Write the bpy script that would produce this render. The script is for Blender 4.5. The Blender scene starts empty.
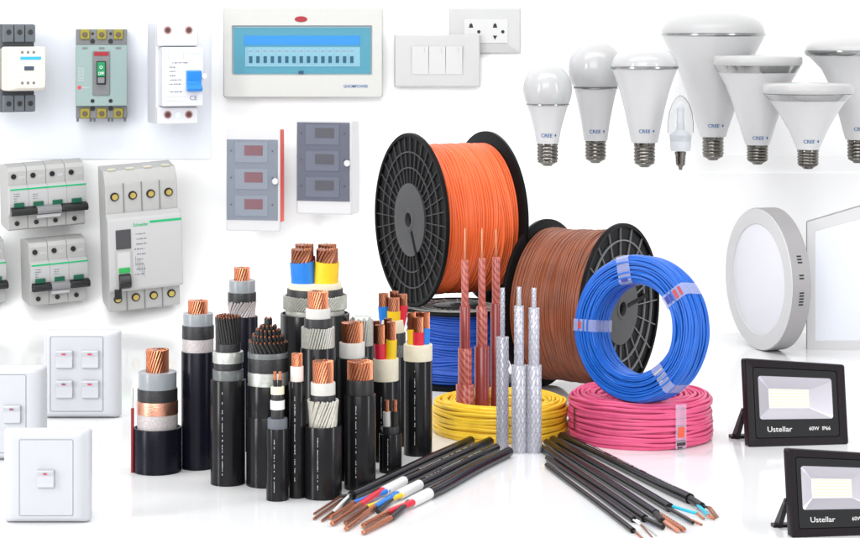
import bpy, math, random
from mathutils import Vector, Matrix, Euler
random.seed(7)
PI = math.pi; R_ = math.radians
C = bpy.context.scene.collection
SC = bpy.context.scene

# ------------------------------------------------------------------ camera, world, lamps, exposure
F = 2023.0          # focal length in photo pixels (photo 860 wide)
H = 0.675           # camera height (m)
HR = 35.0           # photo row of the horizon
cam = bpy.data.cameras.new('camera'); camo = bpy.data.objects.new('camera', cam); C.objects.link(camo)
cam.sensor_width = 36; cam.lens = 36*F/860.0
cam.shift_y = -(269-HR)/860.0
cam.clip_start = .05; cam.clip_end = 60
camo.location = (0, 0, H); camo.rotation_euler = (R_(90), 0, 0)
SC.camera = camo
w = bpy.data.worlds.new('World'); SC.world = w; w.use_nodes = True
bg = w.node_tree.nodes['Background']; bg.inputs[0].default_value = (.97, .985, 1, 1); bg.inputs[1].default_value = .80
def area(name, loc, target, sx, sy, power, col=(1, 1, 1)):
    l = bpy.data.lights.new(name, 'AREA'); l.shape = 'RECTANGLE'; l.size = sx; l.size_y = sy; l.energy = power; l.color = col
    o = bpy.data.objects.new(name, l); C.objects.link(o); o.location = loc
    o.rotation_euler = (Vector(target)-Vector(loc)).to_track_quat('-Z', 'Y').to_euler()
    return o
area('softbox_front', (-.9, -1.2, 2.3), (0, 4.2, .4), 3.2, 2.4, 122)
area('softbox_overhead', (-.4, 2.9, 2.6), (0, 3.7, .1), 2.4, 1.6, 16)
area('softbox_side_left', (-2.1, 2.0, .9), (-.1, 3.3, .15), .35, 1.6, 28)
area('softbox_side_right', (2.2, 2.1, .9), (.1, 3.3, .15), .3, 1.6, 18)
area('softbox_backdrop', (0, 3.3, 2.4), (0, 4.78, .25), 3.6, .6, 32)
SC.view_settings.view_transform = 'Standard'; SC.view_settings.look = 'None'
SC.view_settings.exposure = 0.0; SC.view_settings.gamma = 1
SC.view_settings.use_curve_mapping = False
SC.cycles.max_bounces = 10; SC.cycles.transparent_max_bounces = 12; SC.cycles.transmission_bounces = 8
SC.cycles.use_denoising = True

# ------------------------------------------------------------------ helpers
def P(px, row, d): return Vector(((px-430)*d/F, d, H-(row-HR)*d/F))
def dfloor(row): return H*F/(row-HR)

MATS = {}
def mat(name, col, rough=.4, metal=0, noise=0, nscale=300, bump=0, bscale=400, coat=0, trans=0, ior=1.45, alpha=1, spec=.5, sss=0, aniso=0, stretch=None, rnoise=0):
    if name in MATS: return MATS[name]
    m = bpy.data.materials.new(name); m.use_nodes = True
    nt = m.node_tree; b = nt.nodes['Principled BSDF']
    b.inputs['Base Color'].default_value = (*col, 1)
    b.inputs['Roughness'].default_value = rough; b.inputs['Metallic'].default_value = metal
    b.inputs['IOR'].default_value = ior
    b.inputs['Specular IOR Level'].default_value = spec
    b.inputs['Coat Weight'].default_value = coat; b.inputs['Coat Roughness'].default_value = .12
    b.inputs['Transmission Weight'].default_value = trans; b.inputs['Alpha'].default_value = alpha
    if sss:
        b.inputs['Subsurface Weight'].default_value = sss; b.inputs['Subsurface Scale'].default_value = .004
    if noise or bump or rnoise:
        tc = nt.nodes.new('ShaderNodeTexCoord'); mp = nt.nodes.new('ShaderNodeMapping')
        nt.links.new(tc.outputs['Object'], mp.inputs[0])
        if stretch: mp.inputs['Scale'].default_value = stretch
        n = nt.nodes.new('ShaderNodeTexNoise'); n.inputs['Scale'].default_value = nscale; n.inputs['Detail'].default_value = 4
        nt.links.new(mp.outputs[0], n.inputs['Vector'])
        if noise:
            mx = nt.nodes.new('ShaderNodeMix'); mx.data_type = 'RGBA'
            mx.inputs[6].default_value = (*[max(0, c*(1-noise)) for c in col], 1)
            mx.inputs[7].default_value = (*[min(1, c*(1+noise)) for c in col], 1)
            nt.links.new(n.outputs[0], mx.inputs[0]); nt.links.new(mx.outputs[2], b.inputs['Base Color'])
        if rnoise:
            mr = nt.nodes.new('ShaderNodeMapRange'); mr.inputs[3].default_value = max(.02, rough-rnoise); mr.inputs[4].default_value = rough+rnoise
            n3 = nt.nodes.new('ShaderNodeTexNoise'); n3.inputs['Scale'].default_value = 25
            nt.links.new(mp.outputs[0], n3.inputs['Vector'])
            nt.links.new(n3.outputs[0], mr.inputs[0]); nt.links.new(mr.outputs[0], b.inputs['Roughness'])
        if bump:
            n2 = nt.nodes.new('ShaderNodeTexNoise'); n2.inputs['Scale'].default_value = bscale; n2.inputs['Detail'].default_value = 3
            nt.links.new(mp.outputs[0], n2.inputs['Vector'])
            bp = nt.nodes.new('ShaderNodeBump'); bp.inputs['Strength'].default_value = bump; bp.inputs['Distance'].default_value = .001
            nt.links.new(n2.outputs[0], bp.inputs['Height']); nt.links.new(bp.outputs[0], b.inputs['Normal'])
    MATS[name] = m; return m

def stripe_mat(name, c1, c2, freq, axis=(0, 0, 1), rough=.45, bump=.3, dist=1.5):
    if name in MATS: return MATS[name]
    m = mat(name, c1, rough); nt = m.node_tree; b = nt.nodes['Principled BSDF']
    tc = nt.nodes.new('ShaderNodeTexCoord'); mp = nt.nodes.new('ShaderNodeMapping')
    mp.inputs['Rotation'].default_value = axis
    wv = nt.nodes.new('ShaderNodeTexWave'); wv.inputs['Scale'].default_value = freq; wv.inputs['Distortion'].default_value = dist
    wv.inputs['Detail Scale'].default_value = 2
    nt.links.new(tc.outputs['Object'], mp.inputs[0]); nt.links.new(mp.outputs[0], wv.inputs['Vector'])
    mx = nt.nodes.new('ShaderNodeMix'); mx.data_type = 'RGBA'
    mx.inputs[6].default_value = (*c1, 1); mx.inputs[7].default_value = (*c2, 1)
    nt.links.new(wv.outputs['Fac'], mx.inputs[0]); nt.links.new(mx.outputs[2], b.inputs['Base Color'])
    bp = nt.nodes.new('ShaderNodeBump'); bp.inputs['Strength'].default_value = bump; bp.inputs['Distance'].default_value = .0006
    nt.links.new(wv.outputs['Fac'], bp.inputs['Height']); nt.links.new(bp.outputs[0], b.inputs['Normal'])
    return m

JACK = mat('black_pvc', (.008, .008, .009), .2, rnoise=.06, noise=.3, nscale=40, bump=.02, bscale=50, spec=.3)
JACKN = mat('navy_black_pvc', (.006, .006, .012), .26, rnoise=.08, noise=.3, nscale=60, spec=.2)
SEMI = mat('semiconducting_black', (.018, .018, .02), .42, noise=.4, nscale=120, bump=.4, bscale=300)
COPPER = mat('copper', (.48, .19, .105), .33, 1, noise=.35, nscale=500, bump=.1, bscale=900)
COPPERD = mat('dark_copper', (.30, .12, .07), .38, 1, noise=.3, nscale=500)
COPTAPE = mat('copper_tape', (.70, .34, .24), .36, 1, noise=.12, nscale=250, bump=.5, bscale=160, stretch=(1, 1, 3))
XLPE = mat('xlpe_grey', (.27, .29, .31), .25, noise=.1, nscale=60, sss=.3)
XLPEW = mat('xlpe_white', (.56, .55, .52), .4, noise=.08, nscale=80, sss=.3)
CREAM = mat('cream_filler_tape', (.68, .62, .48), .6, noise=.12, nscale=90, bump=.5, bscale=120)
MESHW = mat('pale_screen_tape', (.46, .42, .42), .45, .2, noise=.35, nscale=350, bump=.8, bscale=420)
STEEL = mat('steel_tape', (.55, .57, .53), .35, .75, noise=.3, nscale=80, bump=.3, bscale=120)
WIREM = mat('armour_wire', (.40, .40, .36), .42, .45, noise=.35, nscale=260)
WIREW = mat('pale_armour_wire', (.54, .52, .46), .45, .25, noise=.3, nscale=260)
GREYWR = mat('grey_wrap', (.14, .15, .15), .35, .2, noise=.3, nscale=150, bump=.3, bscale=150)
BLUEI = mat('blue_insulation', (.01, .18, .62), .4, noise=.12, nscale=80)
YELI = mat('yellow_insulation', (.80, .52, .01), .4, noise=.1, nscale=80)
REDI = mat('red_insulation', (.62, .015, .04), .4, noise=.12, nscale=80)
BLKI = mat('black_insulation', (.011, .011, .011), .4, noise=.12, nscale=80)
CYANI = mat('cyan_insulation', (.02, .42, .55), .35, noise=.1, nscale=80)
WHITEI = mat('white_insulation', (.70, .70, .69), .45, noise=.05, nscale=80, bump=.3, bscale=200)
WHITE = mat('white_plastic', (.53, .53, .54), .3, noise=.02, nscale=30)
WHITEB = mat('bluish_white_plastic', (.49, .50, .53), .25, noise=.02, nscale=30)
LGREY = mat('light_grey_plastic', (.38, .38, .37), .42, noise=.04, nscale=60, bump=.08, bscale=500)
LGREYW = mat('warm_grey_plastic', (.50, .50, .482), .4, noise=.03, nscale=60)
PLATE = mat('plate_plastic', (.47, .47, .47), .35, noise=.02, nscale=60)
DGREY = mat('dark_grey_plastic', (.04, .046, .053), .5, noise=.15, nscale=120, bump=.1)
MGREY = mat('mid_grey_plastic', (.16, .165, .17), .45, noise=.1, nscale=120)
BLACK = mat('black_plastic', (.008, .008, .009), .35, noise=.2, nscale=100)
BLACKG = mat('black_gloss', (.004, .004, .005), .08, coat=.5)
SLATE = mat('charcoal_metal', (.013, .010, .012), .36, noise=.2, nscale=200, bump=.06, bscale=600, spec=.22)
GREENS = mat('green_stripe', (.01, .38, .15), .4)
GREENT = mat('green_toggle', (.0, .09, .045), .35)
GREENB = mat('bright_green', (.02, .34, .07), .35)
GROOVE = mat('groove_grey', (.42, .42, .44), .6)
INK = mat('grey_print', (.16, .17, .19), .5)
INKL = mat('pale_print', (.45, .46, .48), .5)
INKB = mat('blue_print', (.015, .10, .28), .5)
REDP = mat('red_plastic', (.75, .05, .02), .35)
REDD = mat('dark_red', (.30, .01, .02), .3)
CHROME = mat('brushed_silver', (.34, .34, .34), .2, 1, noise=.2, nscale=40, stretch=(8, 8, 1))
NICKEL = mat('screw_base_metal', (.17, .16, .145), .18, 1, noise=.2, nscale=200)
BRASS = mat('brass', (.55, .42, .12), .38, .8, noise=.2, nscale=300)

class MB:
    def __init__(s): s.v = []; s.f = []
    def add(s, vs, fs):
        b = len(s.v); s.v += [tuple(v) for v in vs]; s.f += [tuple(b+i for i in f) for f in fs]; return s
    def box(s, x0, x1, y0, y1, z0, z1):
        return s.add([(x0,y0,z0),(x1,y0,z0),(x1,y1,z0),(x0,y1,z0),(x0,y0,z1),(x1,y0,z1),(x1,y1,z1),(x0,y1,z1)],
            [(0,3,2,1),(4,5,6,7),(0,1,5,4),(1,2,6,5),(2,3,7,6),(3,0,4,7)])
    def loft(s, rings, cap0=True, cap1=True):
        n = len(rings[0]); vs = [p for r in rings for p in r]; fs = []
        for i in range(len(rings)-1):
            for j in range(n):
                k = (j+1) % n; fs.append((i*n+j, i*n+k, (i+1)*n+k, (i+1)*n+j))
        if cap0: fs.append(tuple(range(n-1, -1, -1)))
        if cap1: fs.append(tuple((len(rings)-1)*n+j for j in range(n)))
        return s.add(vs, fs)
    def lathe(s, prof, n=40, c=(0, 0, 0), cap0=True, cap1=True):   # prof (r, z) about z
        return s.loft([[(c[0]+r*math.cos(2*PI*j/n), c[1]+r*math.sin(2*PI*j/n), c[2]+z) for j in range(n)] for r, z in prof], cap0, cap1)
    def cyl(s, x, y, z0, z1, r, n=32, r1=None): return s.lathe([(r, z0), (r1 or r, z1)], n, (x, y, 0))
    def prism(s, poly, y0, y1):                                   # poly in (x,z), counter-clockwise seen from the front
        return s.loft([[(x, y1, z) for x, z in poly], [(x, y0, z) for x, z in poly]])
    def disc(s, x, z, r, y0, y1, n=24, rz=None):
        return s.prism([(x+r*math.cos(2*PI*j/n), z+(rz or r)*math.sin(2*PI*j/n)) for j in range(n)], y0, y1)
    def tube(s, path, rad, n=8, closed=False, caps=True):
        path = [Vector(p) for p in path]; m = len(path); rings = []
        if not hasattr(rad, '__len__'): rad = [rad]*m
        prev = None
        for i in range(m):
            a = path[(i-1) % m] if (closed or i > 0) else path[0]; b = path[(i+1) % m] if (closed or i < m-1) else path[-1]
            t = (b-a).normalized()
            if prev is None:
                up = Vector((0, 0, 1)) if abs(t.z) < .9 else Vector((1, 0, 0)); x = t.cross(up).normalized()
            else:
                x = (prev-t*prev.dot(t)).normalized()
            prev = x; y = t.cross(x)
            rings.append([path[i]+(x*math.cos(2*PI*k/n)+y*math.sin(2*PI*k/n))*rad[i] for k in range(n)])
        if closed:
            vs = [p for r in rings for p in r]; fs = []
            for i in range(m):
                for j in range(n):
                    i2 = (i+1) % m; k = (j+1) % n; fs.append((i*n+j, i*n+k, i2*n+k, i2*n+j))
            return s.add(vs, fs)
        return s.loft(rings, caps, caps)
    def xf(s, M): s.v = [tuple(M @ Vector(v)) for v in s.v]; return s

def rrect(w_, h_, r, y, cx=0, cz=0, n=6):
    pts = []
    for qx, qz, a0 in ((1, 1, 0), (-1, 1, 90), (-1, -1, 180), (1, -1, 270)):
        for k in range(n+1):
            a = R_(a0+90*k/n); pts.append((cx+qx*(w_/2-r)+r*math.cos(a), y, cz+qz*(h_/2-r)+r*math.sin(a)))
    return pts

class Thing:
    def __init__(s, name, label, cat, px, row, d, rotz=0, group=None, pitch=0, roll=0, pre='root', kind=None):
        s.px, s.row, s.d, s.u = px, row, d, d/F
        s.o = bpy.data.objects.new(name, None); C.objects.link(s.o)
        s.o.empty_display_size = .02
        s.o.location = P(px, row, d); s.o.rotation_euler = Euler((R_(pitch), R_(roll), R_(rotz)), 'XYZ')
        s.o['label'] = label; s.o['category'] = cat
        if group: s.o['group'] = group
        s.k = 1/math.cos(R_(rotz))
    def X(s, px): return (px-s.px)*s.k
    def Z(s, row): return s.row-row
    def part(s, name, mb, m, bevel=0, parent=None, label=None, seg=2, ang=35, local=True):
        me = bpy.data.meshes.new(name); me.from_pydata([(x*s.u, y*s.u, z*s.u) for x, y, z in mb.v], [], mb.f); me.update()
        me.materials.append(m)
        me.polygons.foreach_set('use_smooth', [True]*len(me.polygons)); me.set_sharp_from_angle(angle=R_(ang))
        o = bpy.data.objects.new(name, me); C.objects.link(o); o.parent = parent or s.o
        if bevel:
            b = o.modifiers.new('bevel', 'BEVEL'); b.width = bevel*s.u; b.segments = seg; b.limit_method = 'ANGLE'; b.angle_limit = R_(40)
        if label: o['label'] = label
        return o
    def text(s, txt, x, z, y, size, m, name='lettering', align='LEFT', wrap=None, parent=None, sx=1, bold=0, rot=0, ext=.12):
        cu = bpy.data.curves.new('t', 'FONT'); cu.body = txt; cu.size = size; cu.extrude = ext; cu.align_x = align; cu.offset = bold; cu.resolution_u = 3
        to = bpy.data.objects.new('t', cu); C.objects.link(to)
        dg = bpy.context.evaluated_depsgraph_get(); me = bpy.data.meshes.new_from_object(to.evaluated_get(dg))
        bpy.data.objects.remove(to); bpy.data.curves.remove(cu)
        cr, sr = math.cos(rot), math.sin(rot)
        for v in me.vertices:
            a, b, c = v.co.x*sx, v.co.y, v.co.z
            a, b = a*cr-b*sr, a*sr+b*cr
            if wrap:
                cx, cy, Rr, rf = wrap; th = (x+a-cx)/Rr; rr = rf(z+b)+.12+c
                v.co = Vector((cx+rr*math.sin(th), cy-rr*math.cos(th), z+b))*s.u
            else: v.co = Vector((x+a, y-c, z+b))*s.u
        me.materials.clear(); me.materials.append(m)
        o = bpy.data.objects.new(name, me); C.objects.link(o); o.parent = parent or s.o
        return o

def dashes(mb, x0, x1, z, y, hgt=.8, ymax=.12, fill=.75, seed=0):
    rr = random.Random(seed); x = x0
    while x < x1:
        l = min(rr.uniform(.8, 2.6), x1-x)
        mb.box(x, x+l, y-ymax, y+.1, z-hgt/2*rr.uniform(.5, 1), z+hgt/2*rr.uniform(.5, 1)); x += l+rr.uniform(.3, .9)
    return mb

# ------------------------------------------------------------------ the setting: one glossy white sweep
def struct(name, mb, m):
    me = bpy.data.meshes.new(name); me.from_pydata(mb.v, [], mb.f); me.update(); me.materials.append(m)
    me.polygons.foreach_set('use_smooth', [True]*len(me.polygons))
    o = bpy.data.objects.new(name, me); C.objects.link(o); o['kind'] = 'structure'; return o
WALL = 4.78
FLOORM = mat('glossy_white_floor', (.78, .78, .785), .08, rnoise=.03, spec=.8, noise=.01, nscale=4)
WALLM = mat('matt_white_wall', (.96, .96, .96), .8, noise=.003, nscale=6)
struct('floor', MB().add([(-4, -1.5, 0), (4, -1.5, 0), (4, 4.58, 0), (-4, 4.58, 0)], [(0, 1, 2, 3)]), FLOORM)
sw = [(4.58+.2*math.sin(a), .2-.2*math.cos(a)) for a in [R_(7.5*i) for i in range(13)]]+[(WALL, 3.0)]
struct('wall', MB().add([(x, y, z) for x in (-4, 4) for y, z in sw], [(i, i+14, i+15, i+1) for i in range(13)]), WALLM)

# ------------------------------------------------------------------ cable parts
def strands(mb, cx, cy, z0, z1, Rb, layers=3, tw=1.0, n=6, steps=7, spread=0):
    r = Rb/(2*layers+1)
    pts = [(0, 0)]
    for L in range(1, layers+1):
        cnt = 6*L
        for k in range(cnt): a = 2*PI*k/cnt+L*.2; pts.append((2*r*L*math.cos(a), 2*r*L*math.sin(a)))
    for (x, y) in pts:
        rho = math.hypot(x, y); a0 = math.atan2(y, x); top = random.uniform(-.25, .25)*r
        if rho < Rb*.55 and layers > 2: zs = z1-2.5*r; st = 2
        else: zs = z0; st = steps
        path = []
        for i in range(st):
            t = i/(st-1); z = zs+(z1-zs)*t; a = a0+tw*(z-z0)/max(1e-6, (z1-z0)); q = rho*(1+spread*t)
            path.append((cx+q*math.cos(a), cy+q*math.sin(a), z+(top if i == st-1 else 0)))
        mb.tube(path, r*1.04, n)
    return mb

def armour(mb, cx, cy, z0, z1, Rr, n=34, tw=.35, wr=None, flare=0, jit=0):
    wr = wr or Rr*PI/n*.95
    for k in range(n):
        a0 = 2*PI*k/n+random.uniform(-jit, jit); tz = random.uniform(-.5, .5)
        mb.tube([(cx+(Rr+flare*t*t)*math.cos(a0+tw*t), cy+(Rr+flare*t*t)*math.sin(a0+tw*t), z0+(z1-z0+tz)*t) for t in (0, .25, .5, .75, 1)], wr, 5)
    return mb

CG = 'cut power cables standing upright in the cluster'
def stand_cable(label, cx, r, base, layers, group=CG, name='power_cable', cores=None, jm=JACK, marks=True, cat='cable', lean=0):
    """layers from the outside in: (part, radius, top row, material, style)"""
    df = dfloor(base); d = df+r*df/F
    t = Thing(name, label, cat, cx, HR+H*F/d, d, group=group)
    z0 = 0
    for i, (pn, rr, top, m, style) in enumerate(layers):
        z1 = t.Z(top)
        mb = MB()
        lo = 0 if i == 0 else z0-1.0
        if style == 'strand': strands(mb, 0, 0, lo, z1, rr, 4 if rr > 9 else 3 if rr > 4 else 2, tw=(z1-z0)/max(rr, 3)*.38)
        elif style == 'wires':
            armour(mb, 0, 0, lo, z1, rr-.5, n=int(rr*2.2), tw=.35); mb.cyl(0, 0, lo, z1-1.5, rr-1.3)
        elif style == 'wiresflare':
            armour(mb, 0, 0, lo, z1, rr-2, n=int(rr*2.0), tw=.75, flare=1.8, jit=.05); mb.cyl(0, 0, lo, z1-1.5, rr-2.8)
        elif style == 'wrap':
            n = 3; prof = [(rr-.6, lo)]
            for k in range(n):
                a = z0+(z1-z0)*k/n; b = z0+(z1-z0)*(k+1)/n; prof += [(rr, a+.15), (rr-.35, b-.05)]
            mb.lathe(prof+[(rr-1.2, z1)], 40)
        else:
            b = min(.6, rr*.2)
            prof = [(rr, lo), (rr, z1-b), (rr-b*.3, z1-b*.3), (rr-b, z1)]
            if style == 'hollow': prof += [(rr-2.0, z1), (rr-2.2, z1-2)]
            mb.lathe(prof, 44)
        t.part(pn, mb, m)
        z0 = z1
    if cores:
        for (ox, oy, cr, ztop_row, ctop, m, cm, br) in cores:
            zi = t.Z(ztop_row); zc = t.Z(ctop)
            pp = [(ox*.72, oy*.72, z0-6), (ox*.9, oy*.9, z0+2), (ox, oy, zi)]
            co = t.part('core', MB().tube(pp, [cr]*3, 20), m)
            mb = MB(); strands(mb, ox, oy, zi-1, zc, cr*br, 3 if cr > 4.5 else 2, tw=.8)
            t.part('copper_conductor', mb, cm, parent=co)
    if marks:
        rj = layers[0][1]; zt = t.Z(layers[0][2]); rr = random.Random(int(cx)); mb = MB(); z = zt*.9
        th = -.25 if marks is True else marks
        while z > zt*.12:
            l = rr.uniform(.9, 2.4)
            if rr.random() < .72:
                s0 = th; dth = rr.uniform(.5, .9)/rj
                q = [((rj+.07)*math.sin(s0+e), -(rj+.07)*math.cos(s0+e)) for e in (0, dth)]
                mb.add([(q[0][0], q[0][1], z-l), (q[1][0], q[1][1], z-l), (q[1][0], q[1][1], z), (q[0][0], q[0][1], z)], [(0, 1, 2, 3)])
            z -= l+rr.uniform(.3, .8)
        t.part('printed_marking', mb, INKL)
    return t

# 0 thin dark red wire at far left
stand_cable('thin dark red wire with a grey tip, leftmost of all the standing cables', 132.5, 1.6, 473,
    [('jacket', 1.6, 408, mat('dark_red_pvc', (.22, .01, .012), .4), ''), ('conductor', .8, 388, STEEL, '')], marks=False, name='wire')
stand_cable('short thick black cable with copper tape band and large copper core, left end of cluster', 157.5, 24, 476,
    [('jacket', 24, 427, JACKN, 'hollow'), ('screen_tape', 20.3, 412, MESHW, ''), ('copper_tape', 20.6, 400, COPTAPE, ''), ('semiconductor_layer', 20, 388, SEMI, ''), ('insulation', 19, 371.5, XLPE, ''), ('copper_conductor', 11.5, 349.5, COPPER, 'strand')], jm=JACKN, marks=False)
stand_cable('tall navy-black cable with silvery screen and grey insulation, second thick cable from the left', 198, 16.6, 471,
    [('jacket', 16.6, 351, JACKN, ''), ('screen_tape', 15.6, 337, MESHW, ''), ('semiconductor_layer', 16, 325, SEMI, ''), ('insulation', 15, 313, XLPE, ''), ('copper_conductor', 10, 300.5, COPPER, 'strand')], marks=False)
stand_cable('tall navy-black cable with silver braid whose copper tip stands highest at the cluster left', 242, 15.8, 452,
    [('jacket', 15.8, 316, JACKN, ''), ('wire_screen', 14, 301, MESHW, 'wiresflare'), ('semiconductor_layer', 14.2, 292, SEMI, ''), ('insulation', 13.2, 280, XLPE, ''), ('copper_conductor', 8, 267.5, COPPER, 'strand')], marks=False)

# control cable with a brush of fine black cores
def thin_cores(t, z0, ringspec, cr, m=BLKI, flare=0):
    rr = random.Random(3)
    for (rad, n, ztop) in ringspec:
        for k in range(n):
            a = 2*PI*k/n+rad*.3
            if rad > 3 and math.sin(a) > .55: continue
            x, y = rad*math.cos(a), rad*math.sin(a); a2 = a-.35
            x2, y2 = (rad+flare)*math.cos(a2), (rad+flare)*math.sin(a2); zt = ztop+rr.uniform(-.5, .5)
            co = t.part('core', MB().tube([(x, y, z0-2), ((x+x2)/2, (y+y2)/2, (z0+zt)/2), (x2, y2, zt)], cr, 8), m)
            t.part('copper_conductor', MB().tube([(x2, y2, zt-.3), (x2, y2, zt+1.6)], cr*.62, 8), COPPERD, parent=co)
t = stand_cable('thick charcoal cable topped by a bundle of many fine black cores with bright ends', 228, 17.4, 487,
    [('jacket', 17.4, 379, JACK, 'hollow'), ('steel_tape', 15.2, 369, GREYWR, ''), ('inner_sheath', 14.2, 361, SEMI, ''), ('steel_tape', 15.3, 351, STEEL, ''), ('inner_sheath', 12.6, 343, SEMI, '')])
thin_cores(t, t.Z(343), [(11.2, 26, t.Z(317)), (8.2, 18, t.Z(316)), (5, 11, t.Z(315.5)), (1.8, 4, t.Z(315))], 1.35, flare=.6)
t = stand_cable('thick charcoal cable topped by a stepped dome of black cores with two copper tips', 268, 21.8, 489,
    [('jacket', 21.8, 415, JACK, ''), ('inner_sheath', 21.0, 384, JACK, ''), ('steel_tape', 20.4, 371, STEEL, 'wrap'), ('inner_sheath', 20, 356, SEMI, ''), ('steel_tape', 20.3, 351.5, GREYWR, '')], marks=False)
thin_cores(t, t.Z(352), [(18.2, 26, t.Z(341.5)), (14.6, 22, t.Z(335.5)), (11, 16, t.Z(330)), (7.2, 11, t.Z(326)), (2.6, 3, t.Z(319))], 1.9)
stand_cable('slender two-core cable with two white bands and twin copper tips, before the domed cable', 277.5, 11.2, 502,
    [('jacket', 11.2, 428, JACK, ''), ('grey_sheath', 10, 418, mat('blue_grey_sheath', (.11, .12, .14), .45), ''), ('inner_sheath', 6.6, 408, SEMI, ''), ('white_band', 7.2, 400, WHITEI, ''), ('inner_sheath', 6.4, 393, SEMI, ''), ('white_band', 6.8, 386.5, CREAM, '')],
    cores=[(-2.5, 0, 2.1, 380, 371.5, BLKI, COPPER, .8), (2.5, 0, 2.1, 380, 371.5, BLKI, COPPER, .8)])
stand_cable('thin single-core black cable with pinkish white insulation under a small copper tip', 297, 8.2, 499,
    [('jacket', 8.2, 381, JACK, ''), ('insulation', 6.6, 366, mat('pinkish_white_insulation', (.74, .60, .56), .4), ''), ('copper_conductor', 5.6, 353.5, COPPER, 'strand')])
stand_cable('front thick black cable with a flared collar of pale armour wires below wide copper core', 323, 18.8, 501,
    [('jacket', 18.8, 425, JACK, 'hollow'), ('wire_armour', 15, 400, WIREW, 'wiresflare'), ('semiconductor_layer', 12.6, 394, SEMI, ''), ('insulation', 12.4, 382, XLPEW, ''), ('copper_conductor', 10.6, 361, COPPER, 'strand')])
stand_cable('tall cable with silvery wire armour and black band directly before the blue and yellow cores', 318, 17.6, 489,
    [('jacket', 17.6, 347, JACK, ''), ('wire_armour', 16, 327, WIREM, 'wires'), ('semiconductor_layer', 13.8, 318, SEMI, ''), ('insulation', 12.4, 308, XLPEW, ''), ('copper_conductor', 10.5, 291.5, COPPER, 'strand')], marks=False)
stand_cable('thickest four-core cable, with wide blue and yellow cores above grey armour', 315, 34.5, 475,
    [('jacket', 34.5, 313, JACK, 'hollow'), ('wire_armour', 29.6, 307, WIREM, ''), ('wire_armour', 31.2, 295, WIREM, 'wires'), ('inner_sheath', 28, 288, SEMI, ''), ('filler_tape', 26.6, 282, CREAM, '')],
    cores=[(-12.5, -7, 12.2, 261, 248.5, BLUEI, COPPERD, .9), (12.5, -7, 12.2, 261, 248.5, YELI, COPPERD, .9), (-11.5, 14, 11, 258, 246, REDI, COPPERD, .85), (11.5, 14, 11, 258, 246, BLKI, COPPERD, .85)], marks=False)
stand_cable('thick black cable with broad white insulation, left of the red and yellow cores', 352, 15.8, 482,
    [('jacket', 15.8, 357, JACK, ''), ('insulation', 12.8, 342, XLPEW, ''), ('copper_conductor', 10.8, 322.5, COPPER, 'strand')], marks=False)
stand_cable('black cable with rounded translucent braid end peeping out behind the broad white insulation', 361.5, 12, 473,
    [('jacket', 12, 345, JACK, ''), ('wire_screen', 11, 319, WIREM, 'wires'), ('end_cap', 10, 316.5, STEEL, '')], marks=False)
stand_cable('wide black cable whose flat copper core rises straight out of black insulation, front right', 360, 15.8, 491.5,
    [('jacket', 15.8, 394, JACK, 'hollow'), ('insulation', 13.6, 379, BLKI, ''), ('copper_conductor', 13, 361, COPPER, 'strand')])
stand_cable('four-core cable with red and yellow cores in front and a red tail over white wrap', 385, 14.8, 463,
    [('jacket', 14.8, 380, JACK, ''), ('filler_tape', 13.6, 358, CREAM, '')],
    cores=[(-5, -6, 6, 343, 324, REDI, COPPER, .82), (6.6, -4.5, 5.6, 339, 321.5, YELI, COPPER, .82), (-9, 4.5, 5.3, 341, 321.5, BLKI, COPPER, .82), (3, 6.5, 5.3, 339, 319.5, BLKI, COPPERD, .82)])
stand_cable('four-core cable with blue, yellow and red cores standing under the rim of the orange reel', 392.3, 14.8, 448,
    [('jacket', 14.8, 356, JACK, ''), ('wire_armour', 13.4, 344, GREYWR, 'wires'), ('inner_sheath', 13.4, 332, SEMI, ''), ('filler_tape', 12.2, 319, CREAM, '')],
    cores=[(-8.6, -2, 5.8, 306, 293, BLUEI, COPPERD, .88), (1.6, -6, 6.8, 310, 297, YELI, COPPERD, .86), (10.6, -1, 5, 305, 294, REDI, COPPERD, .88), (1.5, 6.5, 5, 304, 292, BLKI, COPPERD, .88)], marks=False)
stand_cable('four-core cable with yellow, red and blue cores in cream wrap, rightmost thick black cable', 418, 14.2, 457,
    [('jacket', 14.2, 359, JACK, 'hollow'), ('filler_tape', 14.4, 344, CREAM, '')],
    cores=[(-6.5, -1, 4.8, 329, 312.5, YELI, COPPER, .88), (.6, -6, 5.6, 331, 316.5, REDI, COPPER, .86), (7.6, 0, 4.8, 328, 312.5, BLUEI, COPPER, .88), (.5, 6, 4.4, 327, 313, BLKI, COPPER, .88)])
stand_cable('short slender cable with one cream and one black core and pointed copper tips', 390.5, 11.3, 474,
    [('jacket', 11.3, 433, JACK, 'hollow'), ('inner_sheath', 8.4, 426, SEMI, '')],
    cores=[(-3.8, -1, 3.8, 411.5, 400, XLPEW, COPPER, .6), (4.2, 0, 3.8, 411.5, 400, BLKI, COPPER, .6)])
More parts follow.
